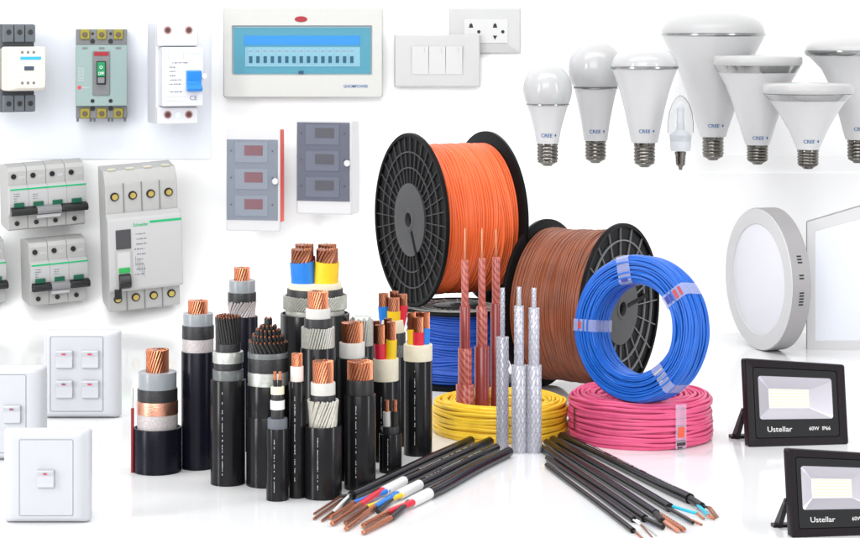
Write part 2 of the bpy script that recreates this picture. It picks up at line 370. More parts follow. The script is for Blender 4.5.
# red / grey stepped cables
RG = 'stepped copper-coloured cables standing inside the yellow coil'
REDCLR = stripe_mat('clear_red_pvc', (.30, .055, .045), (.48, .14, .11), 45, (0, .7, .5), rough=.22)
REDDK = mat('red_brown_pvc', (.24, .032, .028), .25, noise=.3, nscale=80, coat=.3)
def red(label, cx, steps, dd):
    t = Thing('stepped_cable', label, 'cable', cx, HR+H*F/dd, dd, group=RG)
    z0 = 0
    for i, (pn, r, top, m) in enumerate(steps):
        z1 = t.Z(top)
        t.part(pn, MB().lathe([(r, 0 if i == 0 else z0-1), (r, z1-.8), (r-.5, z1)], 24), m); z0 = z1
    return t
red('red-brown stepped cable with the thickest base, leftmost of the red trio in the yellow coil', 465, [('jacket', 9.0, 384, REDCLR), ('outer_sheath', 6.9, 348, REDCLR), ('inner_sheath', 5.2, 306, REDDK), ('insulation', 3.7, 260, REDCLR), ('conductor', 1.1, 228, COPPER)], 3.425)
red('red-brown stepped cable with a square-cut collar, middle of the red trio in the yellow coil', 482, [('jacket', 7.6, 346, REDDK), ('outer_sheath', 5.5, 306, REDCLR), ('insulation', 3.6, 258, REDCLR), ('conductor', 1.1, 228, COPPER)], 3.44)
red('slimmest red-brown stepped cable, rightmost of the red trio beside the grey braided cables', 496, [('jacket', 5.6, 303, REDDK), ('insulation', 4.0, 257, REDCLR), ('conductor', 1.1, 229, COPPER)], 3.46)
GREYF = mat('grey_braid', (.50, .50, .56), .32, .35, noise=.35, nscale=500)
def grey(label, cx, r, base, steps):
    df = dfloor(base); d = df+r*df/F
    t = Thing('grey_braided_cable', label, 'cable', cx, HR+H*F/d, d, group='grey braided cables standing before the yellow coil')
    z0 = 0
    for i, (pn, rr, top) in enumerate(steps):
        z1 = t.Z(top); mb = MB().lathe([(rr-.35, 0 if i == 0 else z0-1), (rr-.35, z1-.6), (rr-.7, z1)], 24)
        nn = max(5, int(rr*1.7)); zs = 0 if i == 0 else z0-1
        for sg in (-1, 1):
            for k in range(nn):
                st = max(6, int((z1-zs)/3)); a0 = 2*PI*k/nn
                mb.tube([(rr*.97*math.cos(a0+sg*(z1-zs)*q/st*.9/rr*.45), rr*.97*math.sin(a0+sg*(z1-zs)*q/st*.9/rr*.45), zs+(z1-zs)*q/st) for q in range(st+1)], .42, 4)
        t.part(pn, mb, GREYF); z0 = z1
grey('single slim grey braided cable standing apart, left of the grey pair', 502.5, 6.0, 449, [('braid', 6.0, 337), ('conductor', 2.1, 288)])
grey('grey braided cable standing at the left of the touching grey pair', 519, 7.4, 454, [('braid', 7.4, 365), ('inner_braid', 4.7, 306), ('conductor', 2.0, 287)])
grey('grey braided cable standing at the right of the touching grey pair', 534, 7.4, 454, [('braid', 7.4, 365), ('inner_braid', 5.2, 308), ('conductor', 2.2, 288)])

# ------------------------------------------------------------------ lying cables
def LP(px, row, r):
    d = H*F/(row-HR+r); return P(px, row, d)
class Raw(Thing):
    def __init__(s, name, label, cat, loc, group=None):
        s.u = 1; s.o = bpy.data.objects.new(name, None); C.objects.link(s.o); s.o.location = loc
        s.o['label'] = label; s.o['category'] = cat
        if group: s.o['group'] = group
LM = 3.05/F
def lying(label, a, b, r, segs, cores, group, marks=False):
    """a far end (px,row), b near end of the jacket; segs beyond b, then cores with bare tips (positions in px/row)"""
    A = LP(*a, r); B = LP(*b, r); rm = r*LM
    t = Raw('black_cable', label, 'cable', A.copy(), group)
    t.o.location.z = 0; O = t.o.location
    A.z = B.z = rm
    D = (B-A); L = D.length; D.normalize(); Sd = D.cross(Vector((0, 0, 1))).normalized()
    path = [A+D*L*i/8+Sd*rm*.18*math.sin(i*.8+a[0]) for i in range(9)]; path[-1] = B
    mb = MB().tube([p-O for p in path], rm, 24); t.part('jacket', mb, JACK)
    if marks:
        mb = MB(); q = .22
        rr = random.Random(int(b[0]))
        while q < .9:
            l = rr.uniform(.004, .014)
            if rr.random() < .75:
                p0 = A+D*L*q-O; up = (Vector((0, -.35, 1))).normalized()
                up = (up-D*up.dot(D)).normalized(); s2 = D.cross(up); c0 = p0+up*(rm*1.03)
                hw = rm*.13
                mb.add([c0-s2*hw, c0+s2*hw, c0+s2*hw+D*l*L*1.7, c0-s2*hw+D*l*L*1.7], [(0, 1, 2, 3)])
            q += l*1.8+rr.uniform(.001, .005)
        t.part('printed_marking', mb, mat('worn_print', (.30, .31, .30), .6))
    cur = B
    for (pn, p, rr, m) in segs:
        Q = LP(*p, r); Q.z = max(rr*LM, rm*.85)
        t.part(pn, MB().tube([cur-D*.004-O, cur+(Q-cur)*.5-O, Q-O], rr*LM, 20), m); cur = Q
    for (off, dz, cr, p_end, tip, m, cm) in cores:
        # core from cur to p_end, copper to tip
        E = LP(*p_end, cr); E.z = max(cr*LM, rm*.6+dz*LM); 
        S = cur+Sd*off*LM; S.z = max(cr*LM, cur.z+dz*LM)
        co = t.part('core', MB().tube([S-D*.006-O, (S+E)/2-O, E-O], cr*LM, 16), m) if m else None
        if tip is None: continue
        T = LP(*tip, cr); T.z = cr*LM*1.0
        ax = (T-E); LL = ax.length; mb = MB()
        strands(mb, 0, 0, 0, LL/LM, cr*.98, 1, tw=LL/LM/cr*.6, steps=20, n=8, spread=-.35)
        M = Matrix.Translation(E-O) @ ax.to_track_quat('Z', 'Y').to_matrix().to_4x4() @ Matrix.Scale(LM, 4)
        mb.xf(M); t.part('copper_conductor', mb, cm, parent=co)
GL = 'black cables lying fanned out at the front centre'
lying('lying black cable with bare copper strands and a thin white core, nearest the standing cables', (470, 440), (352, 495.5), 4.8, [],
    [(-3, 1, 1.5, (341, 499), (314, 514), BLKI, COPPERD), (0, 0, 1.8, (338, 504), (314, 519), BLKI, COPPERD), (3, 0, 1.6, (333, 514), (322, 521), WHITEI, COPPERD), (1, -1, 1.6, (344, 508), None, BLKI, COPPERD)], GL)
lying('lying black cable with printed jacket, white sheath, red core and blue core behind it', (489, 441), (403, 481.5), 5.0, [('white_sheath', (384, 491.5), 5.0, WHITEI)],
    [(2, 1, 3.0, (360, 506), (332, 524), REDI, COPPER), (-3, 0, 2.4, (354, 503.5), (330, 518), BLUEI, COPPER)], GL, marks=True)
lying('lying black cable with white sheath over bright blue, black and yellow cores', (496, 447.5), (418, 485.5), 4.7, [('white_sheath', (399, 495.5), 5.0, WHITEI)],
    [(2, .8, 3.0, (375, 508), (346, 529), BLUEI, COPPER), (-3, 0, 2.4, (367, 508), (345, 523), YELI, COPPERD), (3.6, -.6, 2.2, (378, 512), None, BLKI, COPPER)], GL, marks=True)
lying('lying black cable with white sheath, one red and one black core, closest to the camera', (508, 451.5), (429, 494), 5.4, [('white_sheath', (411, 503), 5.4, WHITEI)],
    [(-2.5, .5, 3.0, (388, 513.5), (363, 526), REDI, COPPER), (3, 0, 2.8, (391, 519), (363, 533), BLKI, COPPER)], GL)
GR = 'black cables lying fanned out at the front right'
lying('thickest lying black cable at right, printed jacket, ending in cyan and copper tips', (562, 436), (690, 499), 5.0, [('inner_sheath', (702, 506), 3.6, BLKI)],
    [(-1.5, 0, 1.0, (711, 510), (718, 517), COPPERD, COPPER), (2, 0, 1.7, (708, 517), (714, 519), CYANI, COPPER), (0, 1, 1.2, (708, 511), (716, 518), BLKI, COPPERD)], GR, marks=True)
lying('lying black cable ending in a long bright cyan core beside a copper-brown one', (553, 439), (670, 508), 4.2, [],
    [(-1.5, 1, 1.5, (697, 516), (704, 519), CYANI, COPPER), (1.5, 0, 1.3, (690, 521), (702, 525), COPPERD, COPPER), (3, 0, 1.6, (693, 524), None, BLKI, COPPER)], GR)
lying('lying black cable ending in a wide flat brush of bare copper strands', (547, 442), (656, 514), 3.9, [('inner_sheath', (662, 521), 3.2, BLKI)],
    [(-1.5, 0, 3.0, (660, 515.5), (684, 530), None, COPPER), (1.5, 0, 2.6, (660, 519), (678, 531), None, COPTAPE)], GR)
lying('lying black cable with square-cut dark end, left of the wide copper brush', (540.5, 446.5), (645, 519), 3.6, [('inner_sheath', (663, 527), 2.4, BLKI)], [], GR)
lying('thin lying black cable ending in two bare silvery wires', (548, 458), (634, 520), 3.0, [],
    [(-1, 0, .9, (640, 523), (657, 536), WHITEI, STEEL), (1, 0, .9, (641, 526), (652, 537), WHITEI, COPPERD)], GR)
lying('thinnest lying black cable, lowest of the right fan, with a tiny copper tip', (547, 465), (633, 531), 2.6, [],
    [(0, 0, 1.1, (636, 533), (643, 539), BLKI, COPPER)], GR)

# ------------------------------------------------------------------ coils
def coil(t, Ro, Ri, h, wr, m, fill, M=None, seed=1, wob=.8, seg=96):
    rr = random.Random(seed); cr = min(5, (Ro-Ri)*.25)
    per = []
    def line(a, b):
        L = math.dist(a, b); n = max(1, round(L/(2*wr*.92)))
        for i in range(n): per.append((a[0]+(b[0]-a[0])*i/n, a[1]+(b[1]-a[1])*i/n))
    pts = [(Ro-cr, 0), (Ro-cr*.3, cr*.3), (Ro, cr), (Ro, h-cr), (Ro-cr*.3, h-cr*.3), (Ro-cr, h), (Ri+cr, h), (Ri+cr*.3, h-cr*.3), (Ri, h-cr), (Ri, cr), (Ri+cr*.3, cr*.3), (Ri+cr, 0)]
    for i in range(len(pts)): line(pts[i], pts[(i+1) % len(pts)])
    mb = MB(); cx, cz = (Ro+Ri)/2, h/2
    for (a, z) in per:
        k1, k2, k3 = rr.choice((1, 2)), rr.choice((2, 3)), rr.choice((5, 7, 9)); p1, p2, p3 = [rr.uniform(0, 6.3) for _ in range(3)]
        q = rr.uniform(-.3, .3)*wr; path = []
        for i in range(seg):
            th = 2*PI*i/seg
            dr = q+wob*(.5*math.sin(k1*th+p1)+.25*math.sin(k3*th+p3)); dz = wob*(.9*math.sin(k2*th+p2)+.3*math.sin(k3*th+p1))
            path.append(((a+dr)*math.cos(th), (a+dr)*math.sin(th), max(wr*.9, min(h+wob, z+dz))))
        mb.tube(path, wr*rr.uniform(.92, 1.08), 6, closed=True)
    f = 1.2*wr
    prof = [(Ro-f, f), (Ro-f, h-f), (Ri+f, h-f), (Ri+f, f), (Ro-f, f)]
    mb.lathe(prof, seg, cap0=False, cap1=False)
    if M: mb.xf(M)
    return t.part('wire_winding', mb, m, ang=60)

def tape(t, Ro, Ri, h, ang, wdt, mats, M=None, part_of=None, prints=True, e=1.6):
    """a clear label band wrapped round the cross-section at angle ang"""
    mb = MB(); sec = [(Ri-e, -e), (Ri-e, h+e), (Ro+e, h+e), (Ro+e, -e)]
    rot = Matrix.Rotation(ang, 4, 'Z')
    def ring(y, off=0):
        return [rot @ Vector((r, y, z)) for r, z in [(Ri-e-off, e), (Ri-e-off, h-1), (Ri+1, h+e+off), (Ro-1, h+e+off), (Ro+e+off, h-1), (Ro+e+off, e)]]
    A, B, = ring(-wdt/2), ring(wdt/2)
    n = len(A); mb.add(A+B, [(i, i+1, n+i+1, n+i) for i in range(n-1)])
    if M: mb.xf(M)
    lb = t.part('label_band', mb, mats[0])
    if prints:
        for (f0, f1, yy0, yy1, mm, nm) in prints:
            r0, r1 = Ri+(Ro-Ri)*f0, Ri+(Ro-Ri)*f1
            q = [rot @ Vector((r, y, h+e+.25)) for r, y in ((r0, yy0*wdt), (r1, yy0*wdt), (r1, yy1*wdt), (r0, yy1*wdt))]
            m2 = MB().add(q, [(0, 1, 2, 3)])
            if M: m2.xf(M)
            t.part('print', m2, mm, parent=lb)
BAND = mat('clear_band', (.62, .62, .80), .15, alpha=.38, coat=.5)
YC = mat('yellow_wire', (.92, .58, .03), .42, noise=.12, nscale=60)
PC = mat('pink_wire', (.70, .09, .22), .42, noise=.15, nscale=60)
BC = mat('blue_wire', (.009, .115, .52), .38, noise=.15, nscale=60)
d = 3.45
t = Thing('wire_coil', 'flat coil of yellow wire lying on the floor around the three red cables', 'wire coil', 500, HR+H*F/d, d, group='coils of insulated wire')
coil(t, 66, 45, 31, 1.9, YC, YC, seed=4, wob=1.0)
mb = MB(); dashes(mb, 44, 55, 0, 0, 1.2, seed=4); mb.xf(Matrix.Translation((0, -16, 33.6)) @ Matrix.Rotation(R_(-90), 4, 'X')); t.part('printed_marking', mb, BLACK)
d = 3.40
t = Thing('wire_coil', 'flat coil of pink wire lying under the standing blue coil', 'wire coil', 640, HR+H*F/d, d, group='coils of insulated wire')
coil(t, 70.5, 40, 43, 1.75, PC, PC, seed=5, wob=1.2)
def sideband(t, ang, wdt, Ro, z0, z1, m, nm='label_band', prints=()):
    def patch(a0, a1, za, zb, off, n=4):
        q = []; 
        for i in range(n+1):
            a = a0+(a1-a0)*i/n; q += [((Ro+off)*math.cos(a), (Ro+off)*math.sin(a), za), ((Ro+off)*math.cos(a), (Ro+off)*math.sin(a), zb)]
        return MB().add(q, [(2*i, 2*i+2, 2*i+3, 2*i+1) for i in range(n)])
    o = t.part(nm, patch(ang-wdt/2, ang+wdt/2, z0, z1, 2.6), m)
    for (a0, a1, za, zb, mm) in prints: t.part('print', patch(ang+a0*wdt, ang+a1*wdt, za, zb, 2.9), mm, parent=o)
sideband(t, R_(-63), .17, 70.5, 1, 44, BAND, prints=[(-.3, .3, 12, 22, mat('orange_red_print', (.85, .10, .04), .4)), (-.4, .4, 4, 7, BLACK), (-.35, .1, 1.5, 3, BLACK), (-.4, .4, 8.2, 9.4, INK)])
mb = MB(); 
sideband(t, R_(-158), .04, 70.5, 12, 34, mat('dark_print_strip', (.05, .02, .04), .4))
# standing blue coil
d = 3.315; zt = (43+2)*3.40/F
Ro = 71.5; row0 = HR+(H-zt)*F/d
t = Thing('wire_coil', 'thick ring of blue wire standing on edge on the pink coil', 'wire coil', 638, row0, d, rotz=0, group='coils of insulated wire')
M = Matrix.Rotation(R_(-40), 4, 'Z') @ Matrix.Rotation(R_(-7), 4, 'X') @ Matrix.Translation((0, 0, Ro)) @ Matrix.Rotation(R_(90), 4, 'X') @ Matrix.Translation((0, 0, -12))
coil(t, Ro, 46.5, 31, 1.35, BC, BC, M=M, seed=6, wob=.9)
RP = mat('red_print', (.45, .05, .06), .4); NP = mat('navy_print', (.02, .03, .25), .4)
tape(t, Ro, 46.5, 31, R_(104), 15, [BAND], M, prints=[(.02, .2, -.25, .3, NP, '')])
tape(t, Ro, 46.5, 31, R_(38), 13, [BAND], M, prints=[(.1, .5, -.3, .3, NP, ''), (.55, .72, -.35, .35, RP, ''), (.82, .95, -.35, .35, RP, '')])
tape(t, Ro, 46.5, 31, R_(182), 12, [BAND], M, prints=[(.6, .75, -.3, .3, RP, '')])
tape(t, Ro, 46.5, 31, R_(-48), 13, [BAND], M, prints=[(.2, .26, -.4, .4, WHITEB, ''), (.4, .44, -.4, .4, WHITEB, ''), (.6, .64, -.4, .4, WHITEB, '')])

# ------------------------------------------------------------------ reels
REELB = mat('reel_black', (.004, .004, .0045), .42, noise=.2, nscale=60, spec=.1)
REELR = mat('reel_rib', (.03, .03, .032), .4, noise=.2, nscale=60)
HUBM = mat('reel_hub_grey', (.045, .045, .047), .5, noise=.15, nscale=90)
def winding(Rw, L, pitch, m, seed, sag=1.0):
    """wire wound on the drum: scalloped revolve with wandering turns (axis z, 0..L)"""
    rr = random.Random(seed); n = int(L/pitch); seg = 120; rings = []
    ph = [(rr.uniform(0, 6.3), rr.uniform(0, 6.3), rr.uniform(-1, 1)) for _ in range(n+1)]
    mb = MB()
    for i in range(n):
        jr = rr.uniform(-.35, .35)*pitch
        for k in range(5):
            a = PI*k/5; z = (i+.5-.5*math.cos(a))*pitch*L/(n*pitch); dr = math.sin(a)*pitch*.5
            ring = []
            for j in range(seg):
                th = 2*PI*j/seg
                wz = .75*pitch*math.sin(th+ph[i//3][0])+.55*pitch*math.sin(3*th+ph[i//5][1])
                edge = min(z, L-z)/L; wz *= min(1, edge*8)
                r = Rw+dr+jr+sag*.5*math.sin(2*th+ph[i//6][0])-sag*1.2*(1-min(1, edge*6))
                ring.append((r*math.cos(th), r*math.sin(th), z+wz))
            rings.append(ring)
    return mb.loft(rings, False, False)
def reel(label, px, row, d, rotz, Rf, Rw, L, wm, pitch, seed, flat=False, nspoke=32, hub=.42, rings_=(.62, .78), group='wire reels', slot=True, ribm=None):
    t = Thing('wire_reel', label, 'reel', px, row, d, rotz=rotz, group=group); ribm = ribm or REELR
    # built along +z (outer face at z = 0, pointing -z); then turned so that the outer face looks to -y
    M = (Matrix.Translation((0, 0, Rf)) @ Matrix.Rotation(R_(-90), 4, 'X')) if not flat else (Matrix.Translation((0, 0, L+6)) @ Matrix.Rotation(R_(180), 4, 'X'))
    for side in (0, 1):
        m1 = MB(); zf = 0 if side == 0 else L+6; s = 1 if side == 0 else -1
        def zz(v): return zf+s*v
        prof = [(Rf-.8, zz(0)), (Rf, zz(.8)), (Rf, zz(3.6)), (Rf-.8, zz(4.2)), (Rf*.12, zz(4.2)), (Rf*.12, zz(2.6)), (Rf-4, zz(2.6)), (Rf-4.2, zz(.4)), (Rf-3.4, zz(0)), (Rf-.8, zz(0))]
        m1.lathe(prof, 96, cap0=False, cap1=False).xf(M)
        fl = t.part('flange', m1, REELB, ang=50)
        m2 = MB()
        for k in range(nspoke):
            a = 2*PI*k/nspoke; c, sn = math.cos(a), math.sin(a)
            r0, r1 = Rf*hub-1, Rf-4; hw = .42; ps = []
            for (r, w_) in ((r0, -hw), (r1, -hw), (r1, hw), (r0, hw)): ps.append((r*c-w_*sn, r*sn+w_*c))
            m2.loft([[(x, y, zz(2.7)) for x, y in ps], [(x, y, zz(1.0)) for x, y in ps]])
        for q in rings_:
            rq = Rf*q; m2.lathe([(rq-.6, zz(2.7)), (rq-.6, zz(.7)), (rq+.6, zz(.7)), (rq+.6, zz(2.7))], 96, cap0=False, cap1=False)
        m2.xf(M); t.part('ribs', m2, ribm, parent=fl, ang=40)
        m3 = MB().lathe([(Rf*hub, zz(2.7)), (Rf*hub, zz(.2)), (Rf*hub-1, zz(-.2)), (Rf*.13, zz(-.2)), (Rf*.12, zz(-1.2)), (Rf*.085, zz(-1.2)), (Rf*.085, zz(6))], 72, cap0=False, cap1=False).xf(M)
        t.part('hub', m3, HUBM, parent=fl)
        if slot:
            a = slot
            ca, sa = math.cos(a), math.sin(a); r0, r1 = Rf*.14, Rf*.66; hw = 2.1; ps = [(r*ca-w_*sa, r*sa+w_*ca) for r, w_ in ((r0, -hw), (r1, -hw), (r1, hw), (r0, hw))]
            m4 = MB().loft([[(x, y, zz(2.7)) for x, y in ps], [(x, y, zz(-.9)) for x, y in ps]]).xf(M)
            t.part('drive_slot', m4, REELB, .5, parent=fl)
    t.part('drum', MB().lathe([(Rf*.4, 4), (Rf*.4, L+2)], 48).xf(M), REELB)
    mw = winding(Rw, L-3.2, pitch, wm, seed); mw.xf(M @ Matrix.Translation((0, 0, 4.6)))
    t.part('wire_winding', mw, wm, ang=80)
    return t
ORW = mat('orange_wire', (.68, .115, .028), .42, noise=.22, nscale=22, bump=.15, bscale=500)
BRW = mat('brown_wire', (.20, .055, .022), .36, noise=.5, nscale=22, bump=.2, bscale=500)
BLW = mat('deep_blue_wire', (.008, .065, .38), .4, noise=.2, nscale=60)
dl = 3.935
# lying reel of blue wire
ztop = .150; Lr = ztop*F/dl-6
reel('black reel of blue wire lying flat underneath the orange reel', 458, HR+H*F/dl, dl, 0, 59, 50, Lr, BLW, 2.6, 11, flat=True, nspoke=24, slot=False, ribm=mat('pale_rib', (.55, .55, .52), .4), rings_=(.62, .8))
d = 3.90
reel('large black spoked reel of orange wire standing on a lying reel', 409, HR+(H-ztop-.001)*F/d, d, -65, 87, 74, 84, ORW, 2.4, 12, rings_=(.6, .78), nspoke=36, slot=R_(62))
d = 3.80
reel('large black spoked reel of brown wire standing behind the blue coil', 622, HR+H*F/d, d, 57.5, 85.5, 76, 85, BRW, 2.3, 13, rings_=(.62, .8), nspoke=20, slot=R_(-8), ribm=mat('grey_rib', (.16, .16, .165), .4))

# ------------------------------------------------------------------ floodlights
LEDW = mat('led_reflector', (.50, .48, .53), .3, .6)
GLASS = mat('clear_glass', (1, 1, 1), .02, trans=1, ior=1.45)
def flood(label, px, row, rotz, pitch):
    d = dfloor(row)
    t = Thing('floodlight', label, 'floodlight', px, row, d, rotz=rotz, group='black floodlights standing on the floor')
    W, Hh = 104, 88
    tp = lambda x, z: z*(1-.10*(x+W/2)/W*(.35+.65*z/Hh))     # the housing tapers slightly to the right
    lean = Matrix.Rotation(R_(-pitch), 4, 'X')
    def fin(mb): mb.v = [(x, y, tp(x, z)) for x, y, z in mb.v]; return mb.xf(lean)
    zc = Hh/2
    def ring(w_, h_, r, y): return rrect(w_, h_, r, y, 0, zc)
    mb = MB().loft([ring(W-6, Hh-6, 3, 16), ring(W, Hh, 3, 13), ring(W, Hh, 3, 1.5), ring(W-2, Hh-2, 3, 0), ring(W-16, Hh-16, 2.5, 1.2), ring(W-18, Hh-18, 2, 3.2), ring(W-24, Hh-24, 2, 3.3), ring(W-24, Hh-24, 2, 12)], True, True)
    body = t.part('housing', fin(mb), SLATE)
    gx0, gx1, gz0, gz1 = -W/2+9, W/2-9, 9, Hh-9
    # black front glass border with opening
    ox0, ox1, oz0, oz1 = -38.5, 38, 27, 71
    n = 6
    def rr(x0, x1, z0, z1, r, y): return rrect(x1-x0, z1-z0, r, y, (x0+x1)/2, (z0+z1)/2)
    mb = MB().loft([rr(gx0, gx1, gz0, gz1, 2.5, 3.1), rr(gx0, gx1, gz0, gz1, 2.5, 2.0), rr(ox0, ox1, oz0, oz1, 3, 2.0), rr(ox0, ox1, oz0, oz1, 3, 2.9)], False, False)
    t.part('glass_border', fin(mb), BLACKG)
    ix0, ix1, iz0, iz1 = -26, 16, 38, 58
    mb = MB().loft([rr(ox0+.1, ox1-.1, oz0+.1, oz1-.1, 2.9, 2.4), rr(ix0, ix1, iz0, iz1, .5, 9.5)], False, False)
    # reflector goes through the housing front: give it its own shallow cavity in front
    t.part('reflector', fin(mb), LEDW)
    mb = MB().box(ix0, ix1, 9.3, 9.8, iz0, iz1); pl = t.part('led_panel', fin(mb), mat('led_board', (.78, .78, .76), .4))
    mb = MB()
    for i in range(14):
        for j in range(6):
            x = ix0+2+i*2.95; z = iz0+1.8+j*3.2; mb.box(x, x+1.7, 9.0, 9.35, z, z+1.5)
    t.part('leds', fin(mb), mat('led_yellow', (.72, .66, .42), .3), parent=pl)
    for (tx, x, s_) in (('Ustellar', -31.5, 7.6), ('60W  IP66', 12, 5.4)):
        o = t.text(tx, x, 14.6 if s_ > 6 else 15.4, 1.95, s_, WHITEI, sx=1.08 if s_ > 6 else .95, bold=.03, ext=.1)
        for v in o.data.vertices:
            c = v.co/t.u; c.z = tp(c.x, c.z); v.co = (lean @ c)*t.u
    # bracket: U-shaped stand behind the left side
    for sx in (-1, 1):
        x = sx*(W/2-4)-3*(sx < 0)
        top = lean @ Vector((x, 13, 34)); mb = MB()
        br = t.part('bracket_arm', MB().tube([(x, 32, 2), tuple(top)], 2.6, 4), SLATE) if False else None
        pts = [(top.y-3, top.z+3), (top.y+2, top.z+4), (54, 1.6), (52, 0), (42, 0)]
        m_ = MB().loft([[(x-2.4, y, z) for y, z in pts], [(x+2.4, y, z) for y, z in pts]])
        br = t.part('bracket_arm', m_, SLATE)
        t.part('bolt', MB().add(*[(v) for v in (MB().lathe([(2, -2), (2, 2)], 16).xf(Matrix.Translation((x-1.5 if sx < 0 else x+1.5, top.y, top.z)) @ Matrix.Rotation(R_(90), 4, 'Y'))).__dict__.values()]), NICKEL, parent=br)
    t.part('bracket_foot', MB().box(-W/2+2-7, W/2-4, 43, 53, .02, 3), SLATE)
    return t
flood('upper black LED floodlight, complete in view, between the panel lights and second floodlight', 799, 446, 8, 9)
flood('lower black LED floodlight cut off by the photo edge at bottom right', 842, 536.5, 8, 9)

# ------------------------------------------------------------------ panel lights
d = 4.335; dr = 4.335
DIFF = mat('lavender_diffuser', (.71, .705, .76), .35, sss=.1)
RIMG = mat('silver_rim', (.31, .30, .305), .45, .1, noise=.05)
RIMF = mat('white_trim', (.56, .56, .57), .4)
rz = -64-math.degrees(math.atan((765-430)/F))+2
t = Thing('round_panel_light', 'round white surface panel light standing on its rim, seen from the side', 'panel light', 758, 350, dr, rotz=rz, group='LED panel lights')
Rr = 71; T_ = 20
M = Matrix.Translation((0, 0, Rr)) @ Matrix.Rotation(R_(-90), 4, 'X')
t.part('housing', MB().lathe([(Rr-1, 0), (Rr, 1), (Rr, T_), (Rr-2, T_)], 96, cap0=False).xf(M), RIMG)
t.part('trim_ring', MB().lathe([(Rr-.6, .6), (Rr-.8, -.4), (55.5, -.4), (54.5, .8)], 96, cap0=False, cap1=False).xf(M), RIMF)
t.part('diffuser', MB().lathe([(55.2, .9), (54, .3), (.01, .3)], 96).xf(M), DIFF)
mb = MB()
for (zz0, zz1, n) in ((93, 103, 3), (84.5, 88, 2), (67, 82, 4)):
    pass
vent = MB()
for row_, cnt in ((250, 3), (268, 2), (285, 5)):
    for k in range(cnt):
        ang = math.asin(max(-1, min(1, ((350-row_-Rr)-(k*2.9 if row_ > 280 else k*2.9))/Rr))); yy0, yy1 = 7.5, 12.5
        a0, a1 = ang-.011, ang+.011
        vs = []
        for a in (a0, a1):
            for yy in (yy0, yy1): vs.append(((Rr+.15)*math.cos(a), yy, Rr+(Rr+.15)*math.sin(a)))
        vent.add(vs, [(0, 1, 3, 2)])
t.part('vent_slots', vent, BLACK)

t = Thing('square_panel_light', 'square white surface panel light cut off by the right photo edge', 'panel light', 807, 352, 4.34, rotz=-6, group='LED panel lights')
Wd = 150
def topz(x, z): return z*(130+x*.31)/130
def q(x0, x1, z0, z1, y): return [(x, y, topz(x, z)) for x, z in ((x0, z0), (x1, z0), (x1, z1), (x0, z1))]
t.part('housing', MB().loft([q(0, Wd, 0, 130, 12), q(0, Wd, 0, 130, 0)]), RIMG, .8)
t.part('trim_frame', MB().loft([q(.2, Wd-.2, .2, 129.8, .1), q(.2, Wd-.2, .2, 129.8, -.5), q(8, Wd-8, 11, 119, -.5), q(8.6, Wd-8.6, 11.6, 118.4, .2)], False, False), RIMF)
t.part('diffuser', MB().loft([q(8.2, Wd-8.2, 11.2, 118.8, .1), q(8.4, Wd-8.4, 11.4, 118.6, -.1)]), DIFF)

# ------------------------------------------------------------------ bulb shelf and bulbs
DS = 4.46; ZS = (H-(164-HR)*DS/F)
t = Thing('shelf', 'long clear acrylic ledge on the wall carrying the row of light bulbs', 'shelf', 700, 164, DS)
t.o.location.z = ZS
t.part('board', MB().box(-190, 240, -(DS-4.22)/t.u, (WALL-DS)/t.u-.1, -2, 0), mat('clear_acrylic', (.98, .98, .98), .3, alpha=.07, spec=.1), .8)
BULBW = mat('bulb_body_white', (.53, .53, .535), .32, noise=.02, nscale=40)
BULBG = mat('bulb_globe_white', (.46, .465, .47), .14, sss=.4)
BULBT = mat('bulb_top_white', (.42, .42, .42), .3, sss=.3)
def bulb(label, cx, d, prof_body, band, prof_top, textrow, txtR, capr=10.8, caprow=(139, 160), text='CREE', name='light_bulb'):
    """rows are photo rows for a base on row 164"""
    row = HR+(H-ZS)*F/d
    t = Thing(name, label, 'light bulb', cx, row, d, group='light bulbs on the shelf')
    base = 163.5; Z = lambda r_: base-r_
    c0, c1 = caprow
    # screw cap
    prof = [(capr*.42, 0), (capr*.5, 1.2), (capr*.85, 3.2), (capr*.95, 4)]
    zz = Z(c1)+1.5; z1 = Z(c0)
    n = 5; st = (z1-zz-2)/n
    for k in range(n):
        a = zz+k*st+.5
        for i in range(4): prof.append((capr*(.9+.1*math.sin(PI*i/3.999)), a+st*i/4))
    prof += [(capr, z1-1.2), (capr, z1)]
    cp = t.part('screw_cap', MB().lathe(prof, 40), NICKEL, ang=70)
    t.part('contact', MB().lathe([(capr*.3, .02), (capr*.45, .9), (capr*.47, 1.4)], 24), BLACK, parent=cp)
    t.part('body', MB().lathe([(r, Z(z)) for r, z in prof_body], 64), BULBW, ang=50)
    t.part('silver_band', MB().lathe([(r, Z(z)) for r, z in band], 64), CHROME)
    t.part('globe', MB().lathe([(r, Z(z)) for r, z in prof_top], 64), BULBG if prof_top[0][0] < 40 else BULBT, ang=60)
    if text:
        def rf(z):
            pr_ = [(r, Z(q_)) for r, q_ in prof_body]
            for (ra, za), (rb, zb) in zip(pr_, pr_[1:]):
                if za <= z <= zb: return ra+(rb-ra)*(z-za)/(zb-za)
            return pr_[0][0]
        txtR = rf(Z(textrow))
        t.text(text, -7.4, Z(textrow+1.8), 0, 5.0, INKB, wrap=(0, 0, txtR, rf), sx=1.0, bold=.05)
        s0 = 8.4; mb = MB()
        for k in range(10):
            pass
        ang = 7.6/txtR; rr_ = rf(Z(textrow)+1.6)+.2
        t.part('logo_mark', MB().add([(rr_*math.sin(ang+a), -rr_*math.cos(ang+a), Z(textrow)+b) for a, b in ((-1.1/txtR, 0), (0, -1.6), (1.1/txtR, 0), (0, 1.6))], [(0, 1, 2, 3)]), INKB)
    return t
def ell(r, z0, z1, n=14, r0=None, p=1.0):        # quarter dome from radius r at row z0 to the top row z1
    return [(max(.05, r*math.cos(PI/2*k/n)**p), z0+(z1-z0)*math.sin(PI/2*k/n)) for k in range(n+1)]
